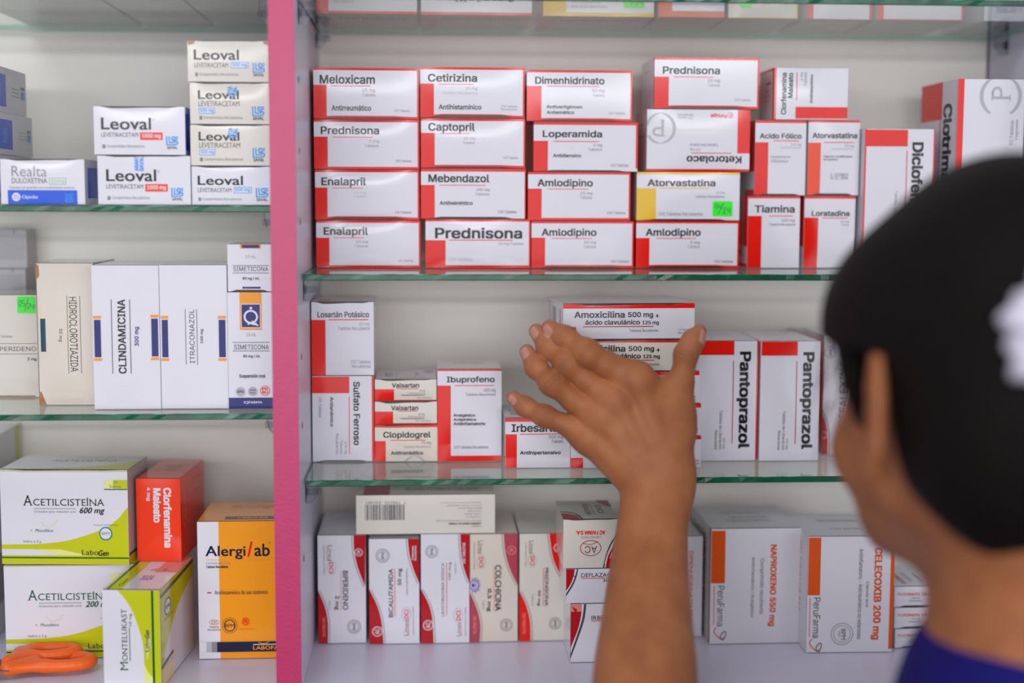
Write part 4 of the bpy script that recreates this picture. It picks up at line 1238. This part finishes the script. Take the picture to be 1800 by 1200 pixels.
# ------------------------------------------------------------------ organic shapes: distance fields meshed with surface nets
def smin(a, b, k):
    h = np.clip(.5 + .5 * (b - a) / k, 0, 1)
    return b + (a - b) * h - k * h * (1 - h)
class Field:
    def __init__(s, lo, hi, h):
        s.lo = np.array(lo, np.float32); s.h = h
        s.n = tuple(int(math.ceil((b - a) / h)) + 1 for a, b in zip(lo, hi))
        s.ax = [s.lo[i] + h * np.arange(s.n[i], dtype=np.float32) for i in range(3)]
    def new(s): return np.full(s.n, .05, np.float32)
    def win(s, lo, hi):
        sl = []
        for i in range(3):
            a = int(max(0, math.floor((lo[i] - s.lo[i]) / s.h))); b = int(min(s.n[i], math.ceil((hi[i] - s.lo[i]) / s.h) + 1))
            if b <= a: return None
            sl.append(slice(a, b))
        return tuple(sl)
    def pts(s, w): return np.stack(np.meshgrid(*[s.ax[i][w[i]] for i in range(3)], indexing='ij'), -1)
    def apply(s, D, lo, hi, fn, k):
        m = k + 4 * s.h
        w = s.win([q - m for q in lo], [q + m for q in hi])
        if w is None: return
        d = fn(s.pts(w))
        D[w] = smin(D[w], d, k) if k > 0 else np.minimum(D[w], d)
    def cone(s, D, a, b, ra, rb, k=0):
        a = np.array(a, np.float32); b = np.array(b, np.float32); ab = b - a; L2 = float(ab @ ab)
        r = max(ra, rb)
        def fn(P):
            t = np.clip(((P - a) @ ab) / L2, 0, 1)
            return np.linalg.norm(P - a - t[..., None] * ab, axis=-1) - (ra + (rb - ra) * t)
        s.apply(D, np.minimum(a, b) - r, np.maximum(a, b) + r, fn, k)
    def chain(s, D, pts, rads, k):
        for i in range(len(pts) - 1): s.cone(D, pts[i], pts[i + 1], rads[i], rads[i + 1], k)
    def ell(s, D, c, axes, r, k=0):
        c = np.array(c, np.float32); A = np.array(axes, np.float32); r = np.array(r, np.float32); R = float(r.max())
        def fn(P):
            q = (P - c) @ A.T
            k0 = np.linalg.norm(q / r, axis=-1); k1 = np.linalg.norm(q / r ** 2, axis=-1)
            return np.where(k1 > 1e-6, k0 * (k0 - 1) / np.maximum(k1, 1e-6), -r.min())
        s.apply(D, c - R, c + R, fn, k)
    def mesh(s, D):
        pos = D < 0
        nx, ny, nz = s.n
        cnt = np.zeros((nx - 1, ny - 1, nz - 1), np.int8)
        for i in (0, 1):
            for j in (0, 1):
                for k in (0, 1): cnt += pos[i:nx - 1 + i, j:ny - 1 + j, k:nz - 1 + k]
        act = (cnt > 0) & (cnt < 8)
        idx = -np.ones(act.shape, np.int64); C = np.argwhere(act); idx[tuple(C.T)] = np.arange(len(C))
        S = np.zeros((len(C), 3)); Nn = np.zeros(len(C))
        cor = [(i, j, k) for i in (0, 1) for j in (0, 1) for k in (0, 1)]
        for a in range(8):
            for b in range(a + 1, 8):
                da = np.array(cor[b]) - np.array(cor[a])
                if np.abs(da).sum() != 1: continue
                va = D[C[:, 0] + cor[a][0], C[:, 1] + cor[a][1], C[:, 2] + cor[a][2]]; vb = D[C[:, 0] + cor[b][0], C[:, 1] + cor[b][1], C[:, 2] + cor[b][2]]
                x = (va < 0) != (vb < 0); t = np.where(x, va / np.where(x, va - vb, 1), 0)
                p = np.array(cor[a]) + t[:, None] * da
                S[x] += p[x]; Nn[x] += 1
        V = s.lo + s.h * (C + S / Nn[:, None])
        F = []
        for ax in range(3):
            u, v = (ax + 1) % 3, (ax + 2) % 3
            sa = [slice(None)] * 3; sb = [slice(None)] * 3; sa[ax] = slice(0, -1); sb[ax] = slice(1, None)
            A, Bq = pos[tuple(sa)], pos[tuple(sb)]
            E = np.argwhere(A != Bq)
            E = E[(E[:, u] > 0) & (E[:, v] > 0) & (E[:, u] < s.n[u] - 1) & (E[:, v] < s.n[v] - 1)]
            sg = A[tuple(E.T)]
            def g(du, dv):
                q = E.copy(); q[:, u] -= du; q[:, v] -= dv; return idx[tuple(q.T)]
            q = np.stack([g(1, 1), g(0, 1), g(0, 0), g(1, 0)], -1)
            q[~sg] = q[~sg][:, ::-1]; F.append(q)
        F = np.vstack(F); F = F[(F >= 0).all(1)]
        return V, F
def np_mesh(name, V, F, mats, mi=None, parent=None):
    me = bpy.data.meshes.new(name)
    me.vertices.add(len(V)); me.vertices.foreach_set('co', np.asarray(V, np.float32).ravel())
    F = np.asarray(F); me.loops.add(F.size); me.polygons.add(len(F))
    me.loops.foreach_set('vertex_index', F.ravel().astype(np.int32))
    me.polygons.foreach_set('loop_start', np.arange(0, F.size, 4, dtype=np.int32))
    me.polygons.foreach_set('loop_total', np.full(len(F), 4, np.int32))
    for m in mats: me.materials.append(m)
    me.update(calc_edges=True)
    if mi is not None: me.polygons.foreach_set('material_index', np.asarray(mi, np.int32))
    me.polygons.foreach_set('use_smooth', np.ones(len(F), bool)); me.update()
    o = bpy.data.objects.new(name, me)
    return link(o, parent)

A3 = lambda v: np.array(tuple(v), np.float32)
def hp(x, y, Y): return A3(pt(x, y, Y))
def rr_(px, Y): return px * (Y - CAM.y) / FPX
# ---------------------------------------------------------------- left hand and forearm
def cr(cx, cy): return 880 + cx / 3.334, 540 + cy / 3.334         # helper for points read off one enlarged view of the photo
HY = -.004
FING = {  # joints (x, y, depth, radius mm): knuckle, middle joint, end joint, tip
 'index':  [(1118, 666, HY + .001, 10.6), (1064, 640, HY + .001, 9.9), (1031, 620, HY - .001, 9.5), (993, 594, HY + .012, 8.0), (966, 576, HY + .021, 6.2)],
 'middle': [(1078, 702, HY + .002, 10.6), (1030, 667, HY + .005, 9.5), (997, 639, HY + .004, 8.9), (964, 609, HY + .018, 7.6), (943, 582, HY + .030, 5.9)],
 'ring':   [(1054, 730, HY + .004, 10.2), (1010, 703, HY + .006, 9.2), (970, 673, HY + .004, 8.4), (942, 645, HY + .015, 7.1), (926, 618, HY + .025, 5.7)],
 'pinky':  [(1032, 768, HY + .008, 9.6), (1001, 748, HY + .009, 8.2), (957, 731, HY + .009, 7.2), (923, 714, HY + .017, 6.3), (902, 698.5, HY + .024, 5.2)],
 'thumb':  [(1192, 752, HY + .004, 12.5), (1197, 672, HY + .004, 9.4), (1206, 622, HY + .004, 7.9), (1218, 599, HY + .006, 7.2), (1229.5, 582, HY + .009, 5.4)],
}
joint = {n: [hp(x, y, Y) for x, y, Y, r in c] for n, c in FING.items()}
jrad = {n: [r / 1000 for *_, r in c] for n, c in FING.items()}
ELB = (1124, 1400, -.20)
lo = np.minimum(hp(880, 1290, -.2), hp(880, 540, 0)); hi = hp(1260, 540, .04)
H = Field((float(hp(895, 700, 0)[0]) - .012, -.245, float(hp(1124, 1330, -.19)[2]) - .01), (float(hp(1245, 600, 0)[0]) + .012, .048, float(hp(960, 556, 0)[2]) + .012), .00115)
Dp = H.new()
CARP = {'index': (1183, 846), 'middle': (1166, 850), 'ring': (1148, 852), 'pinky': (1131, 850)}
WY = HY - .006
for n, w in (('index', 12.5), ('middle', 12.5), ('ring', 12), ('pinky', 11)):
    c = hp(*CARP[n], WY + .004)
    H.cone(Dp, c, joint[n][0] + np.array((0, .003, 0)), .0165, w / 1000, .012)
# bulk of the palm, thumb ball and the fold between thumb and index
H.cone(Dp, hp(1150, 830, WY + .012), hp(1105, 735, HY + .016), .015, .014, .012)
H.cone(Dp, hp(1186, 815, WY + .004), hp(1185, 735, HY + .006), .0135, .0145, .012)
H.cone(Dp, hp(1126, 676, HY + .003), hp(1172, 690, HY + .006), .0098, .0092, .010)
H.ell(Dp, hp(1160, 728, HY + .001), np.eye(3), (.016, .011, .020), .010)
# wrist and forearm: two bones wide
ARM = [(862, 1158, 60, WY + .004), (924, 1147, 57, WY - .012), (975, 1143, 61, -.035), (1035, 1139, 69, -.062), (1119, 1136, 80, -.099), (1194, 1134, 89, -.132), (1290, 1131, 93, -.172)]
ARM = smooth_pts(ARM, 5)
for s in (-1, 1):
    H.chain(Dp, [hp(x + s * .26 * w, y, Y) for y, x, w, Y in ARM], [rr_(.74 * w, Y) for y, x, w, Y in ARM], .006)
# extensor tendons and knuckles on the back of the hand
for n, w in (('index', 1.0), ('middle', 1.3), ('ring', 1.3), ('pinky', .9)):
    a = hp(*CARP[n], WY - .0105); b = joint[n][0] - np.array((0, jrad[n][0] - .0005, 0))
    H.cone(Dp, a * .55 + b * .45 + np.array((0, .0022, 0)), b + np.array((0, .0022, 0)), .0016 * w, .0028 * w, .010)
    H.ell(Dp, joint[n][0] - np.array((0, jrad[n][0] - .0066, 0)), np.eye(3), (.0075, .0060, .0075), .012)
D = Dp.copy()
for n in FING:
    J, R = joint[n], jrad[n]
    Df = H.new()
    H.chain(Df, J, R, .004)
    for q in (2, 3):                      # slightly thicker joints
        H.ell(Df, J[q] - np.array((0, R[q] * .04, 0)), np.eye(3), (R[q] * .99, R[q] * .97, R[q] * .99), .006)
    D = np.minimum(D, smin(Dp, Df, .009 if n != 'thumb' else .010))
HV, HF = H.mesh(D)
def sample(Fd, D, P):
    q = (P - Fd.lo) / Fd.h; i = np.clip(q.astype(int), 0, np.array(Fd.n) - 2); f = q - i; r = 0
    for a in (0, 1):
        for b in (0, 1):
            for c in (0, 1):
                w = (f[:, 0] if a else 1 - f[:, 0]) * (f[:, 1] if b else 1 - f[:, 1]) * (f[:, 2] if c else 1 - f[:, 2])
                r = r + w * D[i[:, 0] + a, i[:, 1] + b, i[:, 2] + c]
    return r
# nails: conforming plates
NV = []; NF = []
def nail(c, along, normal, w, l):
    along = along / np.linalg.norm(along); n = normal - along * (normal @ along); n = n / np.linalg.norm(n); sx = np.cross(along, n)
    base = len(HV) + sum(len(v) for v in NV); K = 9; P = []
    for j in range(K):
        for i in range(K):
            a = (i / (K - 1) - .5) * 2; b = (j / (K - 1) - .5) * 2
            x = a * math.sqrt(max(0, 1 - b * b / 2)); y = b * math.sqrt(max(0, 1 - a * a / 2))
            sq = .8; x = x * (1 - sq) + a * sq * .93; y = y * (1 - sq * .5) + b * sq * .45
            P.append(c + sx * x * w / 2 + along * y * l / 2 + n * .008)
    P = np.array(P, np.float32)
    for _ in range(40): P = P - n * np.clip(sample(H, D, P), -.002, .002)[:, None] * .8
    rim = np.array([max(abs(i - 4), abs(j - 4)) == 4 for j in range(K) for i in range(K)])
    P = P + n * np.where(rim, -.0002, .00045)[:, None]
    NV.append(P)
    for j in range(K - 1):
        for i in range(K - 1): q = base + j * K + i; NF.append((q, q + 1, q + K + 1, q + K))
cam_n = lambda p: (A3(CAM) - p) / np.linalg.norm(A3(CAM) - p)
for n, (px, py, ang, tw, w, l) in {'index': (963, 576, None, -.55, 8.6, 11.5), 'middle': (940.5, 585, None, -.55, 8.6, 12), 'ring': (922, 621, None, -.5, 8.4, 11.5), 'pinky': (899.5, 702, None, -.45, 7.2, 10), 'thumb': (1233, 588, None, .75, 9, 12)}.items():
    J = joint[n]; tip = J[4]; al = J[4] - J[3]
    side = np.cross(al / np.linalg.norm(al), np.array((0, 1, 0), np.float32))
    nn = cam_n(tip) * 1.0 + side * (-tw if n != 'thumb' else -tw)
    c0 = tip - al / np.linalg.norm(al) * (.0032 if n != 'thumb' else .0045)
    nail(c0, al, nn, w / 1000, l / 1000)
# knuckle creases and skin tone are carried as point attributes
CR = np.zeros(len(HV)); RED = np.zeros(len(HV)); AL = np.zeros(len(HV))
for n in FING:
    for q, s in ((2, 1.0), (3, .7)):
        if n == 'thumb' and q == 3: continue
        a, b, c = joint[n][q - 1], joint[n][q], joint[n][min(q + 1, 4)]
        t = (c - a) / np.linalg.norm(c - a); d = HV - b
        s_ = d @ t; rad = np.linalg.norm(d - s_[:, None] * t, axis=1)
        back = np.clip((-(d[:, 1]) / jrad[n][q] - .1), 0, 1)
        near = (rad < jrad[n][q] * 1.35) & (np.abs(s_) < .012)
        CR += np.where(near, back * s * np.exp(-(s_ / .0045) ** 2), 0); AL = np.where(near, s_, AL)
    for q in (4, 3):
        d = np.linalg.norm(HV - joint[n][q], axis=1); RED += np.exp(-(d / .009) ** 2) * .6
# ---------------------------------------------------------------- head, neck, trunk, upper arm
TH = math.radians(15)
f_ = np.array((-math.sin(TH), math.cos(TH), 0), np.float32); l_ = np.array((-math.cos(TH), -math.sin(TH), 0), np.float32); u_ = np.array((0, 0, 1), np.float32)
EAR = hp(1562, 742, -.305)
HC = EAR - .074 * l_ + .012 * f_
hd = lambda a, b, c: HC + a * f_ + b * l_ + c * u_
AX = np.stack([f_, l_, u_])
SH = hp(1505, 1560, -.40)
elb = hp(1120, 1400, -.215)
BD = Field((float(elb[0]) - .06, -.62, float(HC[2]) - .62), (float(HC[0]) + .30, -.10, float(HC[2]) + .16), .0034)
D2 = BD.new()
BD.ell(D2, hd(-.012, 0, .035), AX, (.094, .074, .098), .02)
BD.ell(D2, hd(.040, 0, -.020), AX, (.058, .058, .078), .03)
BD.ell(D2, hd(.050, 0, -.060), AX, (.040, .036, .032), .02)
BD.cone(D2, hd(.082, 0, -.082), hd(.078, 0, -.078), .015, .015, .02)
for s in (1, -1):
    BD.ell(D2, hd(.062, .036 * s, -.030), AX, (.026, .022, .022), .015)            # cheek
    BD.cone(D2, hd(.012, .049 * s, -.042), hd(.070, .016 * s, -.080), .012, .011, .018)   # jaw
    BD.ell(D2, hd(.083, .031 * s, .020), AX, (.009, .014, .006), .010)              # brow
    BD.ell(D2, hd(.079, .031 * s, .002), AX, (.011, .012, .008), .004)              # eye
    # ear: rim, lobe, bowl
    e0 = hd(-.012, .074 * s, .004)
    BD.ell(D2, e0 + .006 * l_ * s, np.stack([f_ * .86 + l_ * s * -.5, l_ * s * .86 + f_ * .5, u_]), (.014, .0050, .029), .004)
    rim = [e0 + (-.002 + .013 * math.cos(t)) * f_ + (.010 - .006 * math.cos(t)) * l_ * s + (.030 * math.sin(t) + .002) * u_ for t in np.linspace(-1.0, 4.2, 12)]
    BD.chain(D2, [np.array(p, np.float32) for p in rim], [.0034] * 12, .002)
    BD.ell(D2, e0 + .002 * f_ + .008 * l_ * s - .028 * u_, AX, (.008, .005, .009), .004)
BD.cone(D2, hd(.092, 0, .012), hd(.108, 0, -.026), .008, .011, .010)                # nose
BD.ell(D2, hd(.103, 0, -.032), AX, (.010, .016, .007), .006)
BD.ell(D2, hd(.090, 0, -.052), AX, (.010, .023, .005), .005); BD.ell(D2, hd(.089, 0, -.060), AX, (.010, .020, .005), .004)   # lips
NB = hp(1858, 1165, -.295)
BD.cone(D2, hd(-.030, 0, -.045), NB, .053, .052, .03)
TR = NB + np.array((.01, .0, -.02), np.float32)
BD.cone(D2, NB + np.array((0, 0, -.03), np.float32), NB + np.array((.01, 0, -.5), np.float32), .075, .10, .05)
BD.cone(D2, NB + np.array((0, 0, -.075), np.float32), SH, .05, .046, .05)
BD.cone(D2, NB + np.array((0, 0, -.075), np.float32), NB + np.array((.17, .05, -.13), np.float32), .05, .046, .05)
BD.cone(D2, SH, elb, .044, .032, .03)
BD.cone(D2, elb, hp(1124, 1290, -.172), .030, .030, .02)
BV, BF = BD.mesh(D2)
skin = bpy.data.materials.new('skin'); skin.use_nodes = True
nt = skin.node_tree; b = nt.nodes['Principled BSDF']
at = nt.nodes.new('ShaderNodeAttribute'); at.attribute_name = 'crease'
at2 = nt.nodes.new('ShaderNodeAttribute'); at2.attribute_name = 'flush'
tc = nt.nodes.new('ShaderNodeTexCoord')
n1 = nt.nodes.new('ShaderNodeTexNoise'); n1.inputs['Scale'].default_value = 45; n1.inputs['Detail'].default_value = 5
nt.links.new(tc.outputs['Object'], n1.inputs['Vector'])
ramp = nt.nodes.new('ShaderNodeValToRGB'); ramp.color_ramp.elements[0].color = (.33, .112, .044, 1); ramp.color_ramp.elements[1].color = (.43, .162, .062, 1)
ramp.color_ramp.elements[0].position = .3; ramp.color_ramp.elements[1].position = .7
nt.links.new(n1.outputs['Fac'], ramp.inputs[0])
m1 = nt.nodes.new('ShaderNodeMixRGB'); m1.inputs[2].default_value = (.20, .070, .035, 1)
k1 = nt.nodes.new('ShaderNodeMath'); k1.operation = 'MULTIPLY'; k1.inputs[1].default_value = .45; nt.links.new(at.outputs['Fac'], k1.inputs[0])
nt.links.new(ramp.outputs[0], m1.inputs[1])
m2 = nt.nodes.new('ShaderNodeMixRGB'); m2.inputs[2].default_value = (.52, .20, .12, 1)
k2 = nt.nodes.new('ShaderNodeMath'); k2.operation = 'MULTIPLY'; k2.inputs[1].default_value = .8; k2.use_clamp = True; nt.links.new(at2.outputs['Fac'], k2.inputs[0])
nt.links.new(k2.outputs[0], m2.inputs[0]); nt.links.new(m1.outputs[0], m2.inputs[1]); nt.links.new(m2.outputs[0], b.inputs['Base Color'])
b.inputs['Roughness'].default_value = .5; b.inputs['Specular IOR Level'].default_value = .28
b.inputs['Subsurface Weight'].default_value = .12; b.inputs['Subsurface Radius'].default_value = (.006, .002, .001); b.inputs['Subsurface Scale'].default_value = 1
n2 = nt.nodes.new('ShaderNodeTexVoronoi'); n2.inputs['Scale'].default_value = 900
nt.links.new(tc.outputs['Object'], n2.inputs['Vector'])
def mth(op, a, b_=None, c=None):
    n = nt.nodes.new('ShaderNodeMath'); n.operation = op
    for i, q in enumerate((a, b_, c)):
        if q is None: continue
        if isinstance(q, (int, float)): n.inputs[i].default_value = q
        else: nt.links.new(q, n.inputs[i])
    return n.outputs[0]
wv = nt.nodes.new('ShaderNodeTexNoise'); wv.inputs['Scale'].default_value = 160; wv.inputs['Detail'].default_value = 2
nt.links.new(tc.outputs['Object'], wv.inputs['Vector'])
at3 = nt.nodes.new('ShaderNodeAttribute'); at3.attribute_name = 'along'
ph = mth('MULTIPLY_ADD', at3.outputs['Fac'], 2900.0, mth('MULTIPLY', wv.outputs['Fac'], 9.0))
wr = mth('MULTIPLY', mth('POWER', mth('MAXIMUM', mth('SINE', ph), 0.0), 3.0), at.outputs['Fac'])
class _o: pass
mw = _o(); mw.outputs = [mth('MULTIPLY', wr, -.5)]
nt.links.new(mth('MULTIPLY_ADD', wr, .45, mth('MULTIPLY', at.outputs['Fac'], .20)), m1.inputs[0])
ms = nt.nodes.new('ShaderNodeMath'); ms.operation = 'MULTIPLY_ADD'; ms.inputs[1].default_value = .16
nt.links.new(n2.outputs['Distance'], ms.inputs[0]); nt.links.new(mw.outputs[0], ms.inputs[2])
bp_ = nt.nodes.new('ShaderNodeBump'); bp_.inputs['Strength'].default_value = .7; bp_.inputs['Distance'].default_value = .0011
nt.links.new(ms.outputs[0], bp_.inputs['Height']); nt.links.new(bp_.outputs[0], b.inputs['Normal'])
nailm = mat('fingernail_surface', '#c98a78', rough=.28, spec=.5, noise=.05, nscale=120, sss=.1)
eyem = mat('eye_surface', '#2a1c16', rough=.15)
V = np.vstack([HV] + NV + [BV]); nh = len(HV) + sum(len(v) for v in NV)
Fq = np.vstack([HF, np.array(NF), BF + nh])
mi = np.concatenate([np.zeros(len(HF), int), np.ones(len(NF), int), np.zeros(len(BF), int)])
person = np_mesh('person', V, Fq, [skin, nailm], mi)
for nm, arr in (('crease', CR), ('flush', RED), ('along', AL)):
    a = person.data.attributes.new(nm, 'FLOAT', 'POINT'); z = np.zeros(len(V), np.float32); z[:len(HV)] = np.clip(arr, -1, 1); a.data.foreach_set('value', z)
tag(person, 'dark-haired person seen from behind reaching a hand toward the stacked boxes', 'person')

# ---------------------------------------------------------------- hair
hairm = bpy.data.materials.new('hair'); hairm.use_nodes = True
nt = hairm.node_tree; b = nt.nodes['Principled BSDF']
tc = nt.nodes.new('ShaderNodeTexCoord'); mp_ = nt.nodes.new('ShaderNodeMapping'); mp_.inputs['Scale'].default_value = (1, 1, .12)
nz = nt.nodes.new('ShaderNodeTexNoise'); nz.inputs['Scale'].default_value = 380; nz.inputs['Detail'].default_value = 3
nt.links.new(tc.outputs['Object'], mp_.inputs[0]); nt.links.new(mp_.outputs[0], nz.inputs['Vector'])
rp = nt.nodes.new('ShaderNodeValToRGB'); rp.color_ramp.elements[0].color = (.0025, .002, .002, 1); rp.color_ramp.elements[1].color = (.011, .0075, .007, 1)
nt.links.new(nz.outputs['Fac'], rp.inputs[0]); nt.links.new(rp.outputs[0], b.inputs['Base Color'])
b.inputs['Roughness'].default_value = .6; b.inputs['Specular IOR Level'].default_value = .10
bq = nt.nodes.new('ShaderNodeBump'); bq.inputs['Strength'].default_value = .6; bq.inputs['Distance'].default_value = .002
nt.links.new(nz.outputs['Fac'], bq.inputs['Height']); nt.links.new(bq.outputs[0], b.inputs['Normal'])
HR = Field(tuple(HC - .15), tuple(HC + .17), .003)
D3 = HR.new()
HR.ell(D3, hd(-.014, 0, .036), AX, (.104, .083, .110), .02)
HR.ell(D3, hd(-.050, 0, -.012), AX, (.052, .068, .070), .03)
for s in (1, -1): HR.ell(D3, hd(.024, .044 * s, .050), AX, (.054, .039, .048), .025)
Pq = HR.pts((slice(None),) * 3) - HC
a_ = Pq @ f_; b_ = np.abs(Pq @ l_); c_ = Pq[..., 2]
# hairline: forehead, temples in front of the ear, round the ear, nape
front = np.where(c_ > .040, .078 - .2 * np.maximum(0, b_ - .05), .078 - 1.3 * (.040 - c_))
front = np.where(c_ < .018, np.minimum(front, .040 - .6 * (.018 - c_)), front)
behind = np.where(c_ < .034, -.017 - .02 * (.034 - c_), 9.0)
temple = (b_ > .050) & (c_ < .034) & (c_ > -.012) & (a_ > .010) & (a_ < .034)
lim = np.where(b_ > .045, np.where(temple, .034, np.minimum(front, behind)), front)
cut = np.where(temple, np.maximum(a_ - .034, .010 - a_), a_ - lim)
D3 = np.maximum(D3, np.clip(cut, -.03, .03))
D3 = np.maximum(D3, np.clip(-.075 - .35 * (a_ + .03) - c_, -.03, .03))
for _ in range(2):                        # soften the trimmed hairline
    for ax in range(3): D3[(slice(None),) * ax + (slice(1, -1),)] = (D3[(slice(None),) * ax + (slice(0, -2),)] + 2 * D3[(slice(None),) * ax + (slice(1, -1),)] + D3[(slice(None),) * ax + (slice(2, None),)]) / 4
KN = hd(-.100, .022, .056)                # gathered knot at the back of the head
HR.ell(D3, KN - .016 * f_, AX, (.034, .030, .034), .012)
V3, F3 = HR.mesh(D3)
hair = np_mesh('hair', V3, F3, [hairm], None, person)
st = MB(); rr = random.Random(5)
for i in range(34):                       # loose strands round the temple and crown
    if i < 40: a0, b0, c0 = rr.uniform(.030, .058), rr.uniform(.055, .074), rr.uniform(.0, .06)
    else: a0, b0, c0 = rr.uniform(-.08, .06), rr.uniform(-.03, .06), rr.uniform(.120, .140)
    p = hd(a0, b0, c0); q = []
    dl = rr.uniform(.015, .036); sx = rr.uniform(-.3, .6)
    for k in range(6):
        t = k / 5
        if i < 40: q.append(p + f_ * dl * (.25 * t + .1 * sx * t * t) + l_ * dl * (.12 * t) - u_ * dl * 1.1 * t * t)
        else: q.append(p + f_ * dl * sx * t + l_ * dl * .5 * t + u_ * .006 * math.sin(3 * t))
    st.tube(q, [.0007 * (1 - .8 * k / 5) for k in range(6)], hairm, 5)
tl = [KN - .03 * f_, KN - .05 * f_ - .02 * u_, KN - .055 * f_ - .06 * u_, KN - .045 * f_ - .11 * u_, KN - .035 * f_ - .15 * u_ ]
so = st.build('loose_strands', hair); so['label'] = 'loose dark strands around the hairline'; so['kind'] = 'stuff'
# scrunchie: ruffled ring
sc = MB(); nU, nV = 96, 14; vs = []; fs = []
ez = -f_ * .9 + l_ * .42; ez = ez / np.linalg.norm(ez); ex = np.cross(u_, ez); ex = ex / np.linalg.norm(ex); ey = np.cross(ez, ex)
SCc = KN - .006 * f_ + .012 * l_
for i in range(nU):
    t = 2 * math.pi * i / nU; rad = .021 + .0020 * math.sin(7 * t); r2 = .0125 + .0018 * math.sin(15 * t + 1)
    for j in range(nV):
        s = 2 * math.pi * j / nV
        vs.append(SCc + (ex * math.cos(t) + ey * math.sin(t)) * (rad + r2 * math.cos(s)) + ez * (r2 * 1.1 * math.sin(s) + .002 * math.sin(9 * t)))
for i in range(nU):
    for j in range(nV): fs.append((i * nV + j, ((i + 1) % nU) * nV + j, ((i + 1) % nU) * nV + (j + 1) % nV, i * nV + (j + 1) % nV))
sc.add(vs, fs, mat('scrunchie_cloth', '#e4dfee', rough=.8, bump=.5, bscale=120), True)
sc.build('scrunchie', person)['label'] = 'white ruffled scrunchie'
# ---------------------------------------------------------------- shirt
blue = mat('blue_cloth', '#0f0b66', rough=.75, spec=.25, noise=.1, nscale=40, bump=.3, bscale=600)
whitec = mat('white_cloth', '#d9d6df', rough=.8, spec=.25, bump=.3, bscale=500)
SF_ = Field((float(SH[0]) - .11, -.62, float(HC[2]) - .62), (float(HC[0]) + .30, -.14, float(NB[2]) + .05), .004)
D4 = SF_.new()
g = .008
SF_.cone(D4, NB + np.array((0, 0, -.03), np.float32), NB + np.array((.01, 0, -.5), np.float32), .079 + g, .108 + g, .05)
SF_.cone(D4, NB + np.array((0, 0, -.075), np.float32), SH, .05 + g, .046 + g, .05)
SF_.cone(D4, NB + np.array((0, 0, -.075), np.float32), NB + np.array((.17, .05, -.13), np.float32), .05 + g, .046 + g, .05)
SF_.cone(D4, SH, SH * .55 + elb * .45, .050 + g, .046 + g, .03)
Pz = SF_.pts((slice(None),) * 3)
D4 = np.maximum(D4, Pz[..., 2] - (NB[2] + .030 + .20 * (Pz[..., 1] - NB[1])))
D4 = np.maximum(D4, .055 - np.linalg.norm(Pz[..., :2] - NB[:2], axis=-1) + np.where(Pz[..., 2] > NB[2] - .02, 0, -1))
V4, F4 = SF_.mesh(D4)
c4 = V4[F4].mean(1)
mi4 = ((c4[:, 2] < NB[2] + .006 + .36 * (c4[:, 0] - NB[0])) & (c4[:, 0] > NB[0] - .045)).astype(int)
np_mesh('shirt', V4, F4, [blue, whitec], mi4, person)['label'] = 'blue shirt with a white back panel'
# ------------------------------------------------------------------ scissors lying on the bottom board
orange = mat('orange_plastic', '#ef6418', rough=.4, spec=.4, noise=.03)
steel = mat('scissor_steel', '#6f6b68', rough=.35, metal=1, noise=.1)
zf = Z['F']
SCO = ptz(60, 1172, zf)
sco = empty('scissors', SCO); tag(sco, 'orange-handled scissors lying in front of the lower lime green box', 'scissors')
def loc(x, y, dz=0): p = ptz(x, y, zf); return np.array((p.x - SCO.x, p.y - SCO.y, dz), np.float32)
for k, (c, rx, ry, ang, z0, root_) in enumerate(((loc(111, 1180), .0215, .0112, .05, .0082, loc(14, 1195)), (loc(86, 1170), .0215, .0100, .12, .0112, loc(16, 1189)))):
    F_ = Field((-.09, -.07, -.012), (.09, .10, .03), .0011); Ds = F_.new()
    ring = []
    for t in np.linspace(0, 2 * math.pi, 25):
        x, y = rx * math.cos(t), ry * math.sin(t)
        ring.append(np.array((c[0] + x * math.cos(ang) - y * math.sin(ang), c[1] + x * math.sin(ang) + y * math.cos(ang), z0), np.float32))
    F_.chain(Ds, ring, [.0046 if k == 0 else .0043] * 25, .002)
    s0 = np.array((c[0] - rx * math.cos(ang), c[1] - rx * math.sin(ang), z0), np.float32); e0 = root_.copy(); e0[2] = .0092 + .002 * k
    F_.cone(Ds, s0, e0, .0050, .0046, .004)
    F_.cone(Ds, ring[8], e0, .0040, .0042, .004); F_.cone(Ds, ring[16], e0, .0040, .0042, .004)
    vv, ff = F_.mesh(Ds); np_mesh('handle', vv, ff, [orange], None, sco)['label'] = 'orange plastic finger loop'
    bl = MB(); r = e0
    dx = np.array((-1, -.12 + .2 * k, 0)); dx /= np.linalg.norm(dx); nn = np.array((-dx[1], dx[0], 0))
    o = [r + nn * .006 - dx * .002, r - nn * .006 - dx * .002, r + dx * .05 - nn * .006, r + dx * .085, r + dx * .05 + nn * .005]
    zz = .0085 + .0018 * k
    vs = [(p[0], p[1], zz) for p in o] + [(p[0], p[1], zz + .0015) for p in o]; n = 5
    bl.add(vs, [tuple(range(n))[::-1], tuple(range(n, 2 * n))] + [(i, (i + 1) % n, n + (i + 1) % n, n + i) for i in range(n)], steel)
    bl.build('blade', sco)
